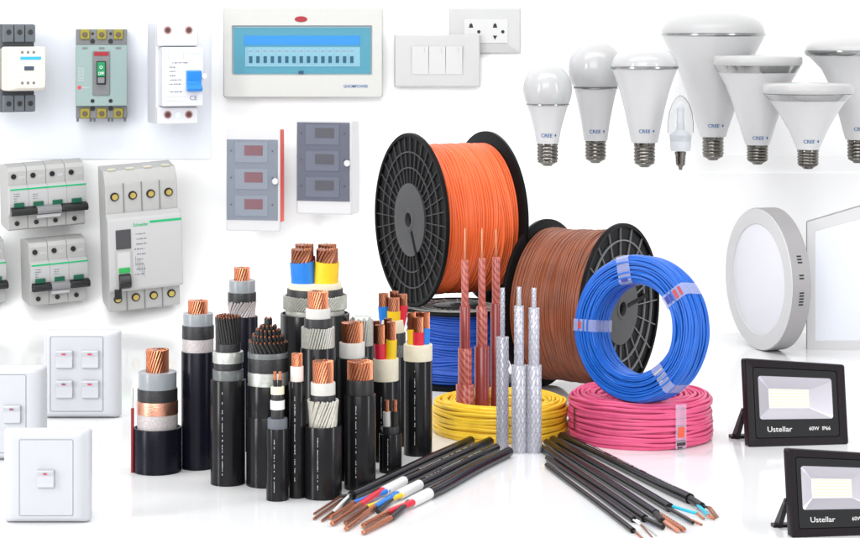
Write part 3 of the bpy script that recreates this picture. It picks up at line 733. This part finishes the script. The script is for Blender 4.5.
def aglobe(rb, zb, R, zt):                        # round globe sitting on radius rb
    zc = zt+R; out = []; a0 = -math.acos(min(1, rb/R))
    for k in range(26):
        a = a0+(PI/2-a0)*k/25; out.append((max(.05, R*math.cos(a)), zc-R*math.sin(a)))
    s0 = out[0][1]
    return [(r, zt+(z-zt)*(zb-zt)/(s0-zt)) for r, z in out]
bulb('smallest round-globe bulb at the left end of the shelf', 547.5, 4.40, [(11.5, 141), (11.8, 138), (13.5, 128), (16.5, 116), (19.6, 106), (20.8, 102.8)], [(20.9, 103), (21.8, 102.4), (21.8, 101.6), (21, 101)], aglobe(21.2, 101.2, 24.6, 60), 132.5, 12.4)
bulb('taller round-globe bulb, second from the left', 595.5, 4.50, [(12, 141), (12.4, 137), (14.5, 122), (17.2, 108), (19.8, 96), (21.5, 89.5)], [(21.6, 89.7), (22.6, 89), (22.6, 88), (21.8, 87.5)], aglobe(22, 87.6, 27.5, 40), 131.5, 13.0)
bulb('reflector bulb with domed top, third from the left', 644.5, 4.36, [(13, 139), (14.2, 134), (16.6, 122), (20, 106), (24.5, 88), (29.5, 73), (32.5, 65.5)], [(32.6, 65.7), (34, 64.5), (34, 63), (32.8, 62.2)], ell(33, 62.4, 43, p=.72), 127, 15)
bulb('biggest mushroom-shaped reflector bulb with the widest dome in the row', 713, 4.60, [(13, 140), (14.5, 134), (16.5, 128), (21, 115), (27, 95), (34, 76), (40.5, 60), (46.5, 48.5), (51, 39.8)], [(51.2, 39.7), (52.6, 38.4), (52.6, 37), (51.4, 36.2)], ell(51.5, 36.4, 14.5, p=.62), 128.5, 15.6)
bulb('cone-shaped spot bulb with flat wide rim, its top just above the lower cone bulb', 757.5, 4.45, [(11.5, 144), (13.5, 139), (18, 124), (24.5, 103), (32, 84), (39, 71.5)], [(39.2, 71.7), (42.6, 66), (43.2, 64.5), (42, 64)], [(43.4, 64.4), (44.4, 62.5), (44.2, 56.5), (42, 55), (.05, 54)], 136.5, 14, caprow=(143, 161))
bulb('lower cone-shaped spot bulb with flat wide rim and silver ring, frontmost of the big bulbs', 808, 4.30, [(11.2, 144), (12.6, 140), (18, 127), (27, 111), (36, 97.5), (38.5, 95)], [(38.7, 95.2), (43.6, 90), (44.4, 88.4), (43, 87.6)], [(44.6, 88), (45.6, 86), (45.4, 79.5), (43, 78), (.05, 77)], 135.5, 14.4, caprow=(143, 161))
bulb('big flat-domed reflector bulb cut off by the right photo edge', 858, 4.50, [(12.5, 140), (15, 131), (20, 112), (27, 88), (36, 70), (47, 58.5), (51, 56)], [(51.3, 56.2), (53, 53.5), (53, 51), (51.5, 50.4)], ell(52, 50.6, 36.5, p=.6), 129, 16)
# candle bulb
d = 4.27; t = Thing('candle_bulb', 'small clear candle bulb with pointed tip standing between the big reflector bulbs', 'light bulb', 680.5, HR+(H-ZS)*F/d, d, group='light bulbs on the shelf')
Z = lambda r_: 167-r_
gp = [(3.6, 150), (6.5, 147), (10.4, 139), (12.3, 130), (12.6, 121), (11.2, 110), (8.2, 101), (4.4, 95.5), (.05, 92.5)]
ig = [(max(.05, r-.7), z+(-1.2 if i == 0 else .6)) for i, (r, z) in enumerate(gp)]
t.part('glass_envelope', MB().lathe([(r, Z(z)) for r, z in gp], 48, cap0=False), mat('candle_glass', (.45, .47, .50), .05, alpha=.22, coat=1), ang=80)
t.part('diffuser', MB().lathe([(9.6, Z(148)), (10.6, Z(141)), (10.4, Z(132)), (4.2, Z(127)), (3.6, Z(105)), (.1, Z(103))], 32), mat('candle_inner', (.50, .52, .55), .3))
t.part('silver_trim', MB().tube([(-12.75+.0*i, -1, Z(130)) if i == 0 else (-gp[i+3][0]-.2, -1, Z(gp[i+3][1])) for i in range(6)], .35, 8), CHROME)
t.part('silver_trim', MB().tube([(gp[i+3][0]+.2, -1, Z(gp[i+3][1])) for i in range(6)], .35, 8), CHROME)
t.part('screw_cap', MB().lathe([(1.6, 0), (2.2, 3), (4.3, 5), (4.9, 6), (4.3, 7.5), (5.1, 9), (4.5, 10.5), (5.3, 12), (4.8, 13.5), (5.6, 15), (5.8, Z(149)), (3.6, Z(148.5))], 28), NICKEL, ang=80)
t.part('printed_marking', dashes(MB(), -2.6, 3, Z(134), -10.7, 1.6, seed=3), INKL)

# ------------------------------------------------------------------ wall plates and boards
def wall_thing(name, label, cat, px, row, off=.0, rotz=0, group=None, pitch=0, roll=0):
    t = Thing(name, label, cat, px, row, WALL-off, rotz=rotz, group=group, pitch=pitch, roll=roll)
    t.o.rotation_mode = 'ZYX'; return t
def pbox(mb, t, x0, x1, r0, r1, y0, y1): return mb.box(t.X(x0), t.X(x1), y0, y1, t.Z(r1), t.Z(r0))

# pale backing panel behind the top-left devices
t = wall_thing('backing_panel', 'pale bluish panel on the wall behind the contactor and two breakers at top left', 'panel', 100, 159, .004)
t.part('board', MB().box(-140, 111, 0, 1.5, 0, 175), mat('pale_blue_white', (.78, .81, .87), .5, noise=.02, nscale=4))

# distribution board
t = wall_thing('distribution_board', 'wide light grey fuse board with blue window and red oval badge', 'fuse board', 303, 97.5, .045)
bm = MB().loft([rrect(158, 89, 3, 19, 0, 45.2), rrect(160, 91, 3, 8, 0, 45.2), rrect(160, 91, 3, 3, 0, 45.2), rrect(157.5, 88.5, 2.5, 0, 0, 45.2), rrect(141, 50.5, 1.5, 0, -1, 47.2), rrect(139.5, 49, 1.2, 1.2, -1, 47.2), rrect(138.5, 48, 1, 4, -1, 47.2)], True, True)
t.part('housing', bm, LGREYW)
bp_ = MB(); pbox(bp_, t, 233.5, 370.5, 27.5, 73.5, 2.9, 3.9)
bk = t.part('inner_panel', bp_, mat('teal_back', (.075, .225, .285), .4))
mb = MB(); pbox(mb, t, 243.7, 360, 35.5, 44.8, 2.3, 2.95); t.part('blue_strip', mb, mat('strip_blue', (.008, .17, .60), .4))
mb = MB(); pbox(mb, t, 245, 360, 47, 66.5, 2.0, 2.95)
t.part('breaker_row', mb, mat('pale_cyan', (.28, .43, .49), .4))
mb = MB()
for i in range(15):
    x = 250.3+i*7.22; pbox(mb, t, x-.25-3.2, x-3.2, 47.3, 66.2, 1.85, 2.05)
t.part('breaker_seams', mb, mat('teal_seam', (.12, .30, .38), .4))
for i in range(15):
    x = 250.6+i*7.22; mb = MB(); pbox(mb, t, x-1.7, x+1.7, 56, 62.8, .9, 2.05); t.part('breaker_toggle', mb, mat('navy_toggle', (.01, .03, .09), .35), .3)
mb = MB(); pm = MB()
for i in range(15):
    x = 250.6+i*7.22; pbox(pm, t, x-2, x+1.6, 50.6, 51.6, 1.9, 2.02)
t.part('printed_marking', pm, mat('rust_print', (.40, .16, .13), .5))
mb = MB().loft([rrect(138, 47.6, 1, .9, -1, 47.2), rrect(138, 47.6, 1, .5, -1, 47.2)])
t.part('window_pane', mb, mat('cyan_tint', (.10, .50, .70), .06, alpha=.12, spec=.2))
mb = MB(); pbox(mb, t, 298.5, 303.5, 70.8, 73.6, .0, .7); t.part('latch', mb, mat('navy_latch', (.01, .05, .12), .4), .3)
t.part('badge', MB().disc(t.X(301), t.Z(19), 6.3, -.9, .2, 32, rz=2.9), REDD, .4)
t.text('GNOMPOWER', t.X(343.5), t.Z(87.6), -.1, 4.2, INKB, sx=.88, bold=.05)

# enclosures
def enclosure(label, px, row, rotz, W_, Ht, top_band, bot_band, D_, side_red, glassm, winm, group):
    t = wall_thing('enclosure', label, 'fuse box', px, row, .13, rotz=rotz, group=group)
    x0, x1 = -W_/2, W_/2
    if side_red:
        t.part('housing', MB().box(x0, x1, 0, D_*.2, 0, Ht), WHITE, 1.0)
        t.part('back_box', MB().box(x0+2, x1-3.1, D_*.2+.1, D_, 2, Ht-1), mat('grey_back', (.4, .4, .4), .4), .8)
        t.part('red_edge', MB().box(x1-3.0, x1+.4, D_*.2+.1, D_*1.0, 9, Ht-.5), REDP, .5)
    else:
        t.part('housing', MB().box(x0, x1, 0, D_, 0, Ht), WHITE, 1.6)
    gz0, gz1 = bot_band, Ht-top_band
    t.part('back_bracket', MB().box(x0*.5, x1*.5, D_, .13/t.u*.98, Ht*.2, Ht*.8), WHITE)
    t.part('inner_panel', MB().box(x0+.8, x1-2.2, -.6, .1, gz0, gz1), mat('enclosure_inner'+str(side_red), (.17, .188, .225) if side_red else (.11, .12, .15), .4), .3)
    n = 3; ph = (gz1-gz0)/n
    for k in range(n):
        zc = gz0+ph*(k+.5); w0 = W_*.30
        pn = t.part('raised_panel', MB().box(-w0-2, w0-1, -1.5, -.5, zc-ph*.36, zc+ph*.42), mat('enclosure_raised'+str(side_red), (.215, .235, .275) if side_red else (.145, .158, .195), .35), .5)
        t.part('opening', MB().box(-W_*.17+1, W_*.17+1, -1.9, -1.45, zc-ph*.17+2, zc+ph*.21+2), winm, .2, parent=pn)
        sc = MB()
        for xx in (x0+5.5, x1-7.5): sc.disc(xx, zc+2, .9, -1.2, -.5, 12)
        t.part('screw', sc, BLACK) 
    t.part('window_pane', MB().box(x0+.4, x1-1.6, -2.6, -2.2, gz0-.2, gz1+.2), glassm, .15)
    t.part('knob', MB().disc(x1-4, (gz0+gz1)/2-1, 3.2, -4.4, -2.5, 24), WHITE, .5)
    return t
G1M = mat('smoke_glass_light', (.30, .34, .42), .08, alpha=.12, spec=.2); G2M = mat('smoke_glass_dark', (.14, .15, .22), .08, alpha=.15, spec=.2)
enclosure('white fuse box with bluish glass door and orange-red right edge', 253, 231, -10, 55.5, 102, 10.5, 11, 16, True, G1M, mat('opening_red', (.17, .012, .012), .35), 'three-row fuse boxes with glass doors')
enclosure('white fuse box with smoky dark grey glass door, upper right of the red-edged one', 324, 214.5, -14, 58, 93, .8, 13.5, 28, False, G2M, mat('opening_brown', (.065, .058, .052), .35), 'three-row fuse boxes with glass doors')

# top plates
def plate(t, x0, x1, r0, r1, dep=5, slope=3):
    w_, h_ = x1-x0, r1-r0; cx, cz = t.X((x0+x1)/2), t.Z((r0+r1)/2)
    return MB().loft([rrect(w_, h_, 1, dep, cx, cz), rrect(w_, h_, 1, dep*.5, cx, cz), rrect(w_-.8, h_-.8, 1, dep*.25, cx, cz), rrect(w_-slope, h_-slope, 1, 0, cx, cz)])
t = wall_thing('socket_plate', 'grey-white double wall socket partly behind the three-gang switch', 'wall socket', 485, 53.5, .012)
t.part('plate', plate(t, 449, 521, 7.5, 53.5, 4), PLATE)
mb = MB(); pbox(mb, t, 464, 508, 19, 43, -.7, .1); t.part('insert', mb, mat('insert_plastic', (.53, .53, .53), .35), .3)
hl = MB()
for x in (471, 495):
    hl.prism([(t.X(x)-2.2, t.Z(27.6)), (t.X(x)+2.2, t.Z(27.6)), (t.X(x)+1.4, t.Z(24)), (t.X(x), t.Z(23)), (t.X(x)-1.4, t.Z(24))], -.85, -.3)
    hl.prism([(t.X(x)-2.2, t.Z(35.4)), (t.X(x), t.Z(39.6)), (t.X(x)+2.2, t.Z(35.4))], -.85, -.3)
    hl.disc(t.X(x+7.8), t.Z(31.6), 1.7, -.85, -.3, 16)
t.part('socket_holes', hl, BLACK)
t = wall_thing('switch_plate', 'grey-white horizontal wall switch with three wide rockers below the socket', 'light switch', 437, 87, .034)
t.part('plate', plate(t, 394, 480.5, 34, 87, 9), PLATE)
mb = MB(); pbox(mb, t, 411.4, 463.5, 45.6, 74.6, -.25, .1); t.part('insert', mb, GROOVE)
for i in range(3):
    x = 412+i*16.9; z0, z1 = t.Z(74.1), t.Z(46.2); xa, xb = t.X(x+.1), t.X(x+16.4)
    rk = t.part('rocker', MB().add([(xa, -.4, z0), (xb, -.4, z0), (xb, -2.6, z1), (xa, -2.6, z1), (xa, 0, z0), (xb, 0, z0), (xb, 0, z1), (xa, 0, z1)], [(0, 1, 2, 3), (1, 5, 6, 2), (3, 2, 6, 7), (0, 3, 7, 4), (0, 4, 5, 1)]), mat('insert_plastic', (.53,)*3, .35))
    mb = MB(); mb.box(xb-4.2, xb-3.5, -2.62, -2.0, z1-6, z1-1); t.part('indicator_mark', mb, GROOVE, parent=rk)

# left switch plates on the floor
def gang(label, x0, x1, r0, r1, ix0, ix1, ir0, ir1, rockers, base):
    d = dfloor(base)
    t = Thing('switch_plate', label, 'light switch', (x0+x1)/2, base, d, group='square bluish-white switch plates standing at the left')
    W_, Hh = x1-x0, base-r0; cz = Hh/2
    iw, ih = ix1-ix0, ir1-ir0; icx, icz = t.X((ix0+ix1)/2), t.Z((ir0+ir1)/2)
    ringsp = [rrect(W_-2, Hh-2, 3, 14, 0, cz)]
    for k in range(8):
        a = PI/2*k/7; f = math.sin(a)
        c_ = 1-math.cos(a); ml, mr, mt, mbm = (ix0-x0)*.8, (x1-ix1)*.85, (ir0-r0)*.8, (base-ir1)*.8
        xa, xb, za, zb = -W_/2+ml*c_, W_/2-mr*c_, mbm*c_, Hh-mt*c_
        ringsp.append(rrect(xb-xa, zb-za, 4, 12-12*f, (xa+xb)/2, (za+zb)/2))
    ringsp += [rrect(iw+1.2, ih+1.2, 1.8, .0, icx, icz), rrect(iw+.4, ih+.4, 1.6, 1.0, icx, icz)]
    t.part('surround', MB().loft(ringsp, True, False), WHITEB, ang=50)
    t.part('groove', MB().loft([rrect(iw+1.0, ih+1.0, 1.8, 1.3, icx, icz), rrect(iw+.8, ih+.8, 1.8, .9, icx, icz)]), GROOVE)
    t.part('insert', MB().loft([rrect(iw-.6, ih-.6, 1.5, 1, icx, icz), rrect(iw-.6, ih-.6, 1.5, .2, icx, icz), rrect(iw-1.2, ih-1.2, 1.4, -.1, icx, icz)]), WHITEB)
    for (rx, rr_, im) in rockers:
        X0, X1, Z1 = t.X(rx), t.X(rx+18), t.Z(rr_); Z0 = Z1-18.3
        t.part('rocker_surround', MB().loft([rrect(19, 19.6, 2.4, -.05, (X0+X1)/2, (Z0+Z1)/2), rrect(18.4, 19, 2.2, -.35, (X0+X1)/2, (Z0+Z1)/2)]), GROOVE)
        def sec(z, y): return [(X0+.4, y, z), (X1-.4, y, z)]
        prof = [(Z0+.3, -.3), (Z0+.5, -3.2), (Z0+1.4, -4.2), (Z1-7.5, -2.9), (Z1-6.2, -3.0), (Z1-1.4, -6.4), (Z1-.5, -6.0), (Z1-.2, -.3)]
        rk = t.part('rocker', MB().loft([[(x, y, z) for z, y in prof] for x in (X0+.6, X1-.6)]), WHITEB, .5, ang=30)
        n = rk; zc = Z1-3.6
        t.part('indicator', MB().add([(t.X(rx)+7, -5.3, zc-.9), (t.X(rx)+11, -5.3, zc-.9), (t.X(rx)+11, -6.2, zc+.7), (t.X(rx)+7, -6.2, zc+.7)], [(0, 1, 2, 3)]), im, parent=rk)
    return t
IR = mat('indicator_red', (.70, .02, .10), .4); IPU = mat('indicator_plum', (.32, .05, .14), .4)
gang('white switch plate with four small rockers, rearmost of the three at left', 42, 120, 331, 419, 50.5, 103, 337, 411.5, [(55.5, 350, IR), (81.5, 350, IR), (55.5, 380, IPU), (81.5, 380, IR)], 419)
gang('white single-rocker switch plate cut off by the left photo edge', -46, 45, 367, 461, -29, 26, 375, 453, [(3.5, 405, IPU)], 461)
gang('white single-rocker switch plate standing complete in front of the other two', 2, 90, 430, 524, 19.5, 73, 440, 516, [(37, 469.5, IR)], 524)

# ------------------------------------------------------------------ breakers
def mcb(label, px, row, poles, rotz=25, pitch=7, w=17.6, kS=1.0):
    t = wall_thing('circuit_breaker', label, 'circuit breaker', px, row, .135, rotz=rotz, pitch=pitch, group='light grey multi-pole breakers with linked black toggles')
    n = poles; W_ = n*w; x0 = -W_/2
    hT = 66*kS
    t.part('mounting_bracket', MB().box(-W_*.3, W_*.3, 38, .135/t.u*1.08, hT*.35, hT*.65), LGREY)
    body = MB()
    for i in range(n):
        a, b = x0+i*w+.15, x0+(i+1)*w-.15
        pts = [(40, 2), (40, hT-4), (20, hT), (8, hT-2), (5, hT-6), (5, 44), (5, 17), (4, 2), (8, 0), (36, 0)]
        pts = [(y, z*1.0) for y, z in pts]
        body = MB().loft([[(a, y, z) for y, z in pts], [(b, y, z) for y, z in pts]])
        m = t.part('pole_module', body, LGREY, .5)
        # proud middle section
        t.part('front_face', MB().add(*_sec(a-.05, b+.05, [(5.5, 17), (5.5, 46), (1.5, 45.5), (-1.5, 44), (-1.5, 24), (1, 17)])), mat('face_grey', (.43, .43, .432), .4), .3, parent=m)
        xc = (a+b)/2
        t.part('terminal', MB().disc(xc-3.6, hT-11, 2.6, 3.9, 5.2, 18), BLACK, parent=m)
        t.part('terminal', MB().disc(xc-1.5, 7.5, 2.3, 3.2, 5.2, 18), BLACK, parent=m)
        t.part('rating_plate', dashes(MB(), xc+1.8, xc+7.6, hT-12.4, 4.9, 3.0, seed=i), INKL, parent=m)
        t.part('toggle_window', MB().box(xc-5.4, xc+4.6, -3.2, -1.3, 24.5, 29.5), GREENT, .4, parent=m)
    t.part('green_stripe', MB().box(x0+1, -x0+.2, -1.85, -.9, 42.2, 43.8), GREENS)
    pr = MB()
    for k in range(4): dashes(pr, x0+4.5, x0+4.5+(6 if k < 2 else 3), 38.5-k*2.4, -1.6, 1.1, seed=k+9)
    for k in range(3): dashes(pr, x0+w+4, x0+w+9.5, 37-k*2.2, -1.6, .8, seed=k+19)
    t.part('printed_marking', pr, INK)
    mid = (x0+w*1.35, x0+w*(n-1)-w*.35) if n > 3 else (x0+w*1.0, x0+w*2.0)
    def bar(a, b, m, nm, yo=0): return t.part(nm, MB().add(*_sec(a, b, [(-1.6, 16.5), (-1.6, 25.5), (-7.5+yo, 24), (-9+yo, 20.5), (-7.5+yo, 17.5)])), m, .7)
    bar(x0+.5, mid[0], BLACK, 'toggle_bar'); bar(mid[0]+.1, mid[1]-.1, mat('smoke_bar', (.20, .20, .21), .3), 'link_bar', .8); bar(mid[1], -x0+.5, BLACK, 'toggle_bar')
    pbw = mid[1]-mid[0]
    t.part('label_holder', MB().box(mid[0]+.5, mid[1]-.5, -4, -1, 12.8, 16.3), mat('clear_grey', (.45, .45, .46), .3), .4)
    return t
def _sec(a, b, pts):
    m = MB().loft([[(a, y, z) for y, z in pts], [(b, y, z) for y, z in pts]]); return m.v, m.f
mcb('wide four-pole breaker with green stripe, just below the pale backing panel', 48.5, 229, 4, w=19.4)
mcb('three-pole breaker with green stripe, left of the tall residual-current unit', 60, 305, 3, w=19.4, kS=1.0)
mcb('breaker with only its right edge inside the left photo edge', -22, 307, 3, w=19.4)

# tall residual current unit
rz = 19
t = wall_thing('residual_current_breaker', 'tall light grey four-pole breaker with green lettering stripe and dark window', 'circuit breaker', 146, 311, .155, rotz=rz, pitch=12)
W_ = 68/math.cos(R_(rz)); x0 = -W_/2; hT = 146
t.part('mounting_bracket', MB().box(-20, 20, 44, .155/t.u*1.05, 40, 95), LGREY)
pts = [(44, 4), (44, hT-4), (14, hT-2), (6, hT-12), (5, hT-16), (5, 2), (8, 0), (40, 0)]
t.part('housing', MB().add(*_sec(x0, -x0, pts)), LGREY, .8)
pts = [(4.9, 24), (4.9, 103), (-4, 100), (-6, 97), (-6, 27), (-3, 24)]
t.part('front_face', MB().add(*_sec(x0-.4, -x0+1.5, pts)), mat('face_grey', (.43, .43, .432), .4), .9)
pw = W_/4
for i in range(4):
    xc = x0+pw*(i+.5)
    ter = t.part('terminal', MB().disc(xc, 120, 4.3, 3.9, 5.3, 24), BLACK, label=None)
    t.part('screw', MB().disc(xc+.3, 120, 2.9, 3.2, 4.0, 18), BRASS, parent=ter)
    ter = t.part('terminal', MB().disc(xc, 14, 4.2, 3.9, 5.3, 24), BLACK)
    t.part('screw', MB().disc(xc+.2, 14, 2.9, 3.2, 4.0, 18), BRASS, parent=ter)
    if i: t.part('seam', MB().box(x0+pw*i-.35, x0+pw*i+.35, 4.2, 10, 103.5, hT-13), MGREY)
    t.part('wire_slot', MB().add(*_sec(xc-4, xc+4, [(14, hT-2.2), (12.5, hT-.6), (21.5, hT-1.6), (22, hT-2.6)])), mat('slot_beige', (.62, .58, .46), .5))
    if i: t.part('seam', MB().box(x0+pw*i-.35, x0+pw*i+.35, 4.2, 6, 1, 23.5), MGREY)
FY = -6
t.part('window', MB().box(x0+7, x0+22, FY-1.2, FY+.1, 69, 89), mat('dark_window', (.05, .05, .055), .3), 1)
fr = t.part('toggle_frame', MB().box(x0+6, x0+22.5, FY-1.0, FY+.1, 27, 67.5), LGREY, .8)
t.part('toggle_recess', MB().box(x0+8, x0+20.5, FY-1.3, FY-.9, 34, 66), mat('recess_pale', (.50, .50, .50), .4))
t.part('toggle_flag', MB().box(x0+8.6, x0+20, FY-2.2, FY-1.2, 44.5, 50), GREENB, .4)
t.part('toggle_handle', MB().add(*_sec(x0+8.4, x0+20.2, [(FY-1, 28), (FY-1, 44), (FY-5, 42), (FY-8.5, 36), (FY-7, 31)])), BLACK, .8)
t.part('link_bar', MB().box(x0+4, x0+11, FY-2.5, FY+.5, 18, 28), BLACK, .6)
t.part('green_stripe', MB().box(x0+41, -x0+1, FY-.25, FY+.1, 93.2, 95.6), GREENS)
t.text('Schneider', x0+24.5, 91.0, FY-.05, 4.9, GREENS, sx=.78, bold=.08)
pr = MB(); rr = random.Random(5)
for k in range(9): dashes(pr, x0+25+rr.uniform(0, 3), x0+33+rr.uniform(0, 5), 83-k*5.2, FY-.05, 1.4, seed=k+31)
for k in range(5): pr.box(x0+26+k*2, x0+26.4+k*2, FY-.15, FY, 50-k*3, 60-k*2)
t.part('printed_marking', pr, INK)

# moulded case breaker (front-on)
t = wall_thing('moulded_case_breaker', 'grey-green three-pole breaker with green toggle and yellow terminals on the pale panel', 'circuit breaker', 101.5, 122, .085, rotz=9)
B = lambda x0, x1, r0, r1, y0, y1: pbox(MB(), t, x0, x1, r0, r1, y0, y1)
t.part('housing', B(76.5, 126.5, 29, 118.5, 4, 36), MGREY, .8)
t.part('mounting_bracket', B(88, 115, 50, 100, 36, .084/t.u), MGREY)
TEAL = mat('grey_teal_plastic', (.24, .325, .315), .42, noise=.03, nscale=60)
t.part('front_cover', B(76.3, 126.7, 45, 106, -1, 4.2), TEAL, .8)
for i, x in enumerate((85.4, 101.7, 118)):
    for r_ in (34.5, 113.5):
        te = t.part('terminal', B(x-4.6, x+4.6, r_-5.2, r_+4.6, 1.8, 4.1), mat('olive_brass', (.27, .23, .03), .4, .3, noise=.3, nscale=200), .6)
        t.part('screw', MB().disc(t.X(x), t.Z(r_), 2.6, .8, 1.9, 20), mat('dark_screw', (.13, .10, .07), .35, .6), .4, parent=te)
    t.part('rating_slot', B(x-2.7, x+2.7, 47, 49, -1.4, -.9), MGREY)
hl = MB()
for x in (92.8, 110.4):
    for r_, s_ in ((41, 2.4), (100.8, 2), (108.5, 2.4)): hl.disc(t.X(x), t.Z(r_), s_, -1.4 if 45 < r_ < 106 else 3.2, 4.1 if not 45 < r_ < 106 else -.9, 18)
    hl.disc(t.X(x), t.Z(33.5), 1.4, 3.4, 4.05, 14)
t.part('screw_hole', hl, BLACK)
fr = t.part('toggle_frame', B(93, 109.6, 51, 95, -2.6, -.9), MGREY, .6)
t.part('test_window', B(94.4, 108.4, 51.6, 55.6, -3.2, -2.5), REDD, .3)
t.part('toggle_recess', B(96.6, 105.8, 61, 84.5, -3.0, -2.5), BLACK, .3)
tg = t.part('toggle', B(97.4, 105, 62, 76.5, -7, -2.9), mat('toggle_green', (.0, .22, .08), .35), .6)
t.text('O', t.X(101.2), t.Z(68.5), -7.05, 4.2, WHITEI, align='CENTER', parent=tg, bold=.04); t.text('OFF', t.X(101.2), t.Z(74.6), -7.05, 4.2, WHITEI, align='CENTER', sx=.8, parent=tg, bold=.06)
t.part('toggle_knob', B(97.8, 104.6, 77, 83, -9, -2.9), MGREY, .7)
t.part('badge', MB().disc(t.X(80), t.Z(87.3), 1.9, -1.3, -.9, 20), mat('badge_red', (.6, .04, .05), .4))
pr = MB()
for k in range(7): dashes(pr, t.X(79), t.X(79)+5.5, t.Z(68+k*2), -.95, .8, seed=k+50)
dashes(pr, t.X(83), t.X(83)+7, t.Z(87.3), -.95, 1, seed=61)
t.part('printed_marking', pr, INKL)
for x in (78, 91, 94.5, 108.5, 112, 124.6): t.part('foot', B(x-1.1, x+1.1, 117, 122, 8, 22), MGREY, .4)

# contactor at far left
rz = 32
t = wall_thing('contactor', 'dark grey contactor with cream front and light blue line at the left photo edge', 'contactor', 19, 112, .17, rotz=rz)
x0, x1 = -17, 17
t.part('mounting_bracket', MB().box(-12, 12, 52, .17/t.u*1.04, 25, 65), MGREY)
t.part('housing', MB().box(x0, x1, 2, 52, 0, 88), DGREY, 1.2)
for (za, zb) in ((0, 21), (66, 88)):
    for i in range(3):
        a = x0+i*(x1-x0)/3; b = a+(x1-x0)/3
        bl = t.part('terminal_block', MB().box(a+.4, b-.4, -2, 8, za+(.5 if za == 0 else 4), zb-(4 if za == 0 else .5)), mat('block_grey', (.10, .115, .13), .5, noise=.1), .8)
        t.part('screw', MB().disc((a+b)/2, (za+zb)/2+(-2 if za == 0 else 3), 2.6, -2.6, -1.9, 20), BLACK, .3, parent=bl)
CRM = mat('cream_plastic', (.62, .585, .53), .42, noise=.02)
t.part('front_cover', MB().loft([rrect(40, 44, 2, 8, 3, 43.5), rrect(40, 44, 2, -13, 3, 43.5), rrect(38, 42, 2, -15, 3, 43.5), rrect(30, 38, 3, -17, 6, 43.5)]), CRM, .6)
t.part('side_plate', MB().box(x0-.8, x0+.2, 8, 50, 21, 65), mat('pale_side', (.55, .57, .63), .4), .4)
t.part('blue_line', MB().box(-5, 16.5, -17.4, -16.6, 52.6, 55.6), mat('sky_blue_print', (.02, .38, .75), .4))
t.part('window', MB().box(-1, 9, -17.9, -16.8, 42, 46), mat('navy_window', (.02, .04, .09), .3), .4)
for k, x in enumerate((-3, 3, 9)):
    for z in (60, 29.5): t.part('screw', MB().disc(x, z, 1.5, -17.4, -16.8, 14), mat('grey_screw', (.2, .19, .18), .4, .4), .2)
pr = MB()
for z in (35, 49): dashes(pr, -7, 1, z, -16.9, .9, seed=int(z))
t.part('printed_marking', pr, INKL)

# two-pole residual current breaker with blue toggle
rz = 20
t = wall_thing('residual_current_breaker', 'white two-pole breaker with bright blue toggle at right of the pale panel', 'circuit breaker', 178, 124, .175, rotz=rz)
WB = mat('white_breaker', (.60, .61, .65), .35, noise=.02)
t.part('mounting_bracket', MB().box(-12, 12, 46, .175/t.u, 30, 75), WB)
t.part('housing', MB().box(-21, 21, 6, 48, 0, 102), WB, 1.5)
t.part('terminal_head', MB().box(-20.8, 20.8, 0, 8, 78, 104), WB, 1.5)
t.part('terminal_foot', MB().box(-20.8, 20.8, 0, 8, 0, 17), WB, 1.2)
t.part('front_face', MB().box(-18, 24, -10, 8, 18, 77), WB, 1.5)
for x in (-10.5, 11):
    for z in (94, 9.5):
        te = t.part('terminal', MB().disc(x, z, 4, -.5, .4, 24), mat('terminal_pink', (.42, .24, .23), .4, .4), .3)
        t.part('screw', MB().disc(x, z, 2.6, -.9, -.3, 18), mat('screw_dark', (.12, .06, .06), .35, .6), .2, parent=te)
t.part('plug', MB().disc(0, 9, 2.8, -.5, .3, 18), mat('plug_mint', (.66, .80, .76), .3))
t.part('toggle', MB().add(*_sec(6, 21, [(-9.8, 33), (-9.8, 54), (-14, 53), (-12.5, 42), (-19, 36), (-17, 33)])), mat('toggle_blue', (.015, .20, .62), .3), .7)
t.part('toggle_frame', MB().box(5.2, 21.8, -10.4, -9.7, 32, 55), mat('frame_pale', (.55, .6, .68), .35))
t.part('test_button', MB().disc(24, 48, 2.6, -13, -9, 18), mat('test_cream', (.74, .70, .64), .4), .4)
t.text('CE', 9.5, 24.2, -10.1, 6.5, INK, bold=-.02)
pr = MB()
dashes(pr, -8, 8, 61.5, -10, 1.3, seed=71)
for k in range(5): dashes(pr, -11, -11+(12 if k > 2 else 6), 57-k*4.2, -10, 1.4, seed=72+k)
dashes(pr, -11, 2, 32.5, -10, 1.5, seed=90)
t.part('printed_marking', pr, INK)
pr = MB()
for z in (27.5, 23.5): pr.box(-14, 6, -10.15, -9.9, z-.25, z+.25)
for (a, b, c, e) in ((-12, -11.4, 65.5, 75), (3, 3.6, 65.5, 73), (-12, -9.5, 65.3, 65.9), (1, 3.6, 65.3, 65.9), (-6, 1.5, 75, 75.5)): pr.box(a, b, -10.15, -9.9, c, e)
t.part('outline_print', pr, INKL)
pr = MB(); dashes(pr, 6.5, 21, 70.5, -10, 2, seed=95); t.part('green_print', pr, mat('faint_green', (.45, .72, .62), .5))
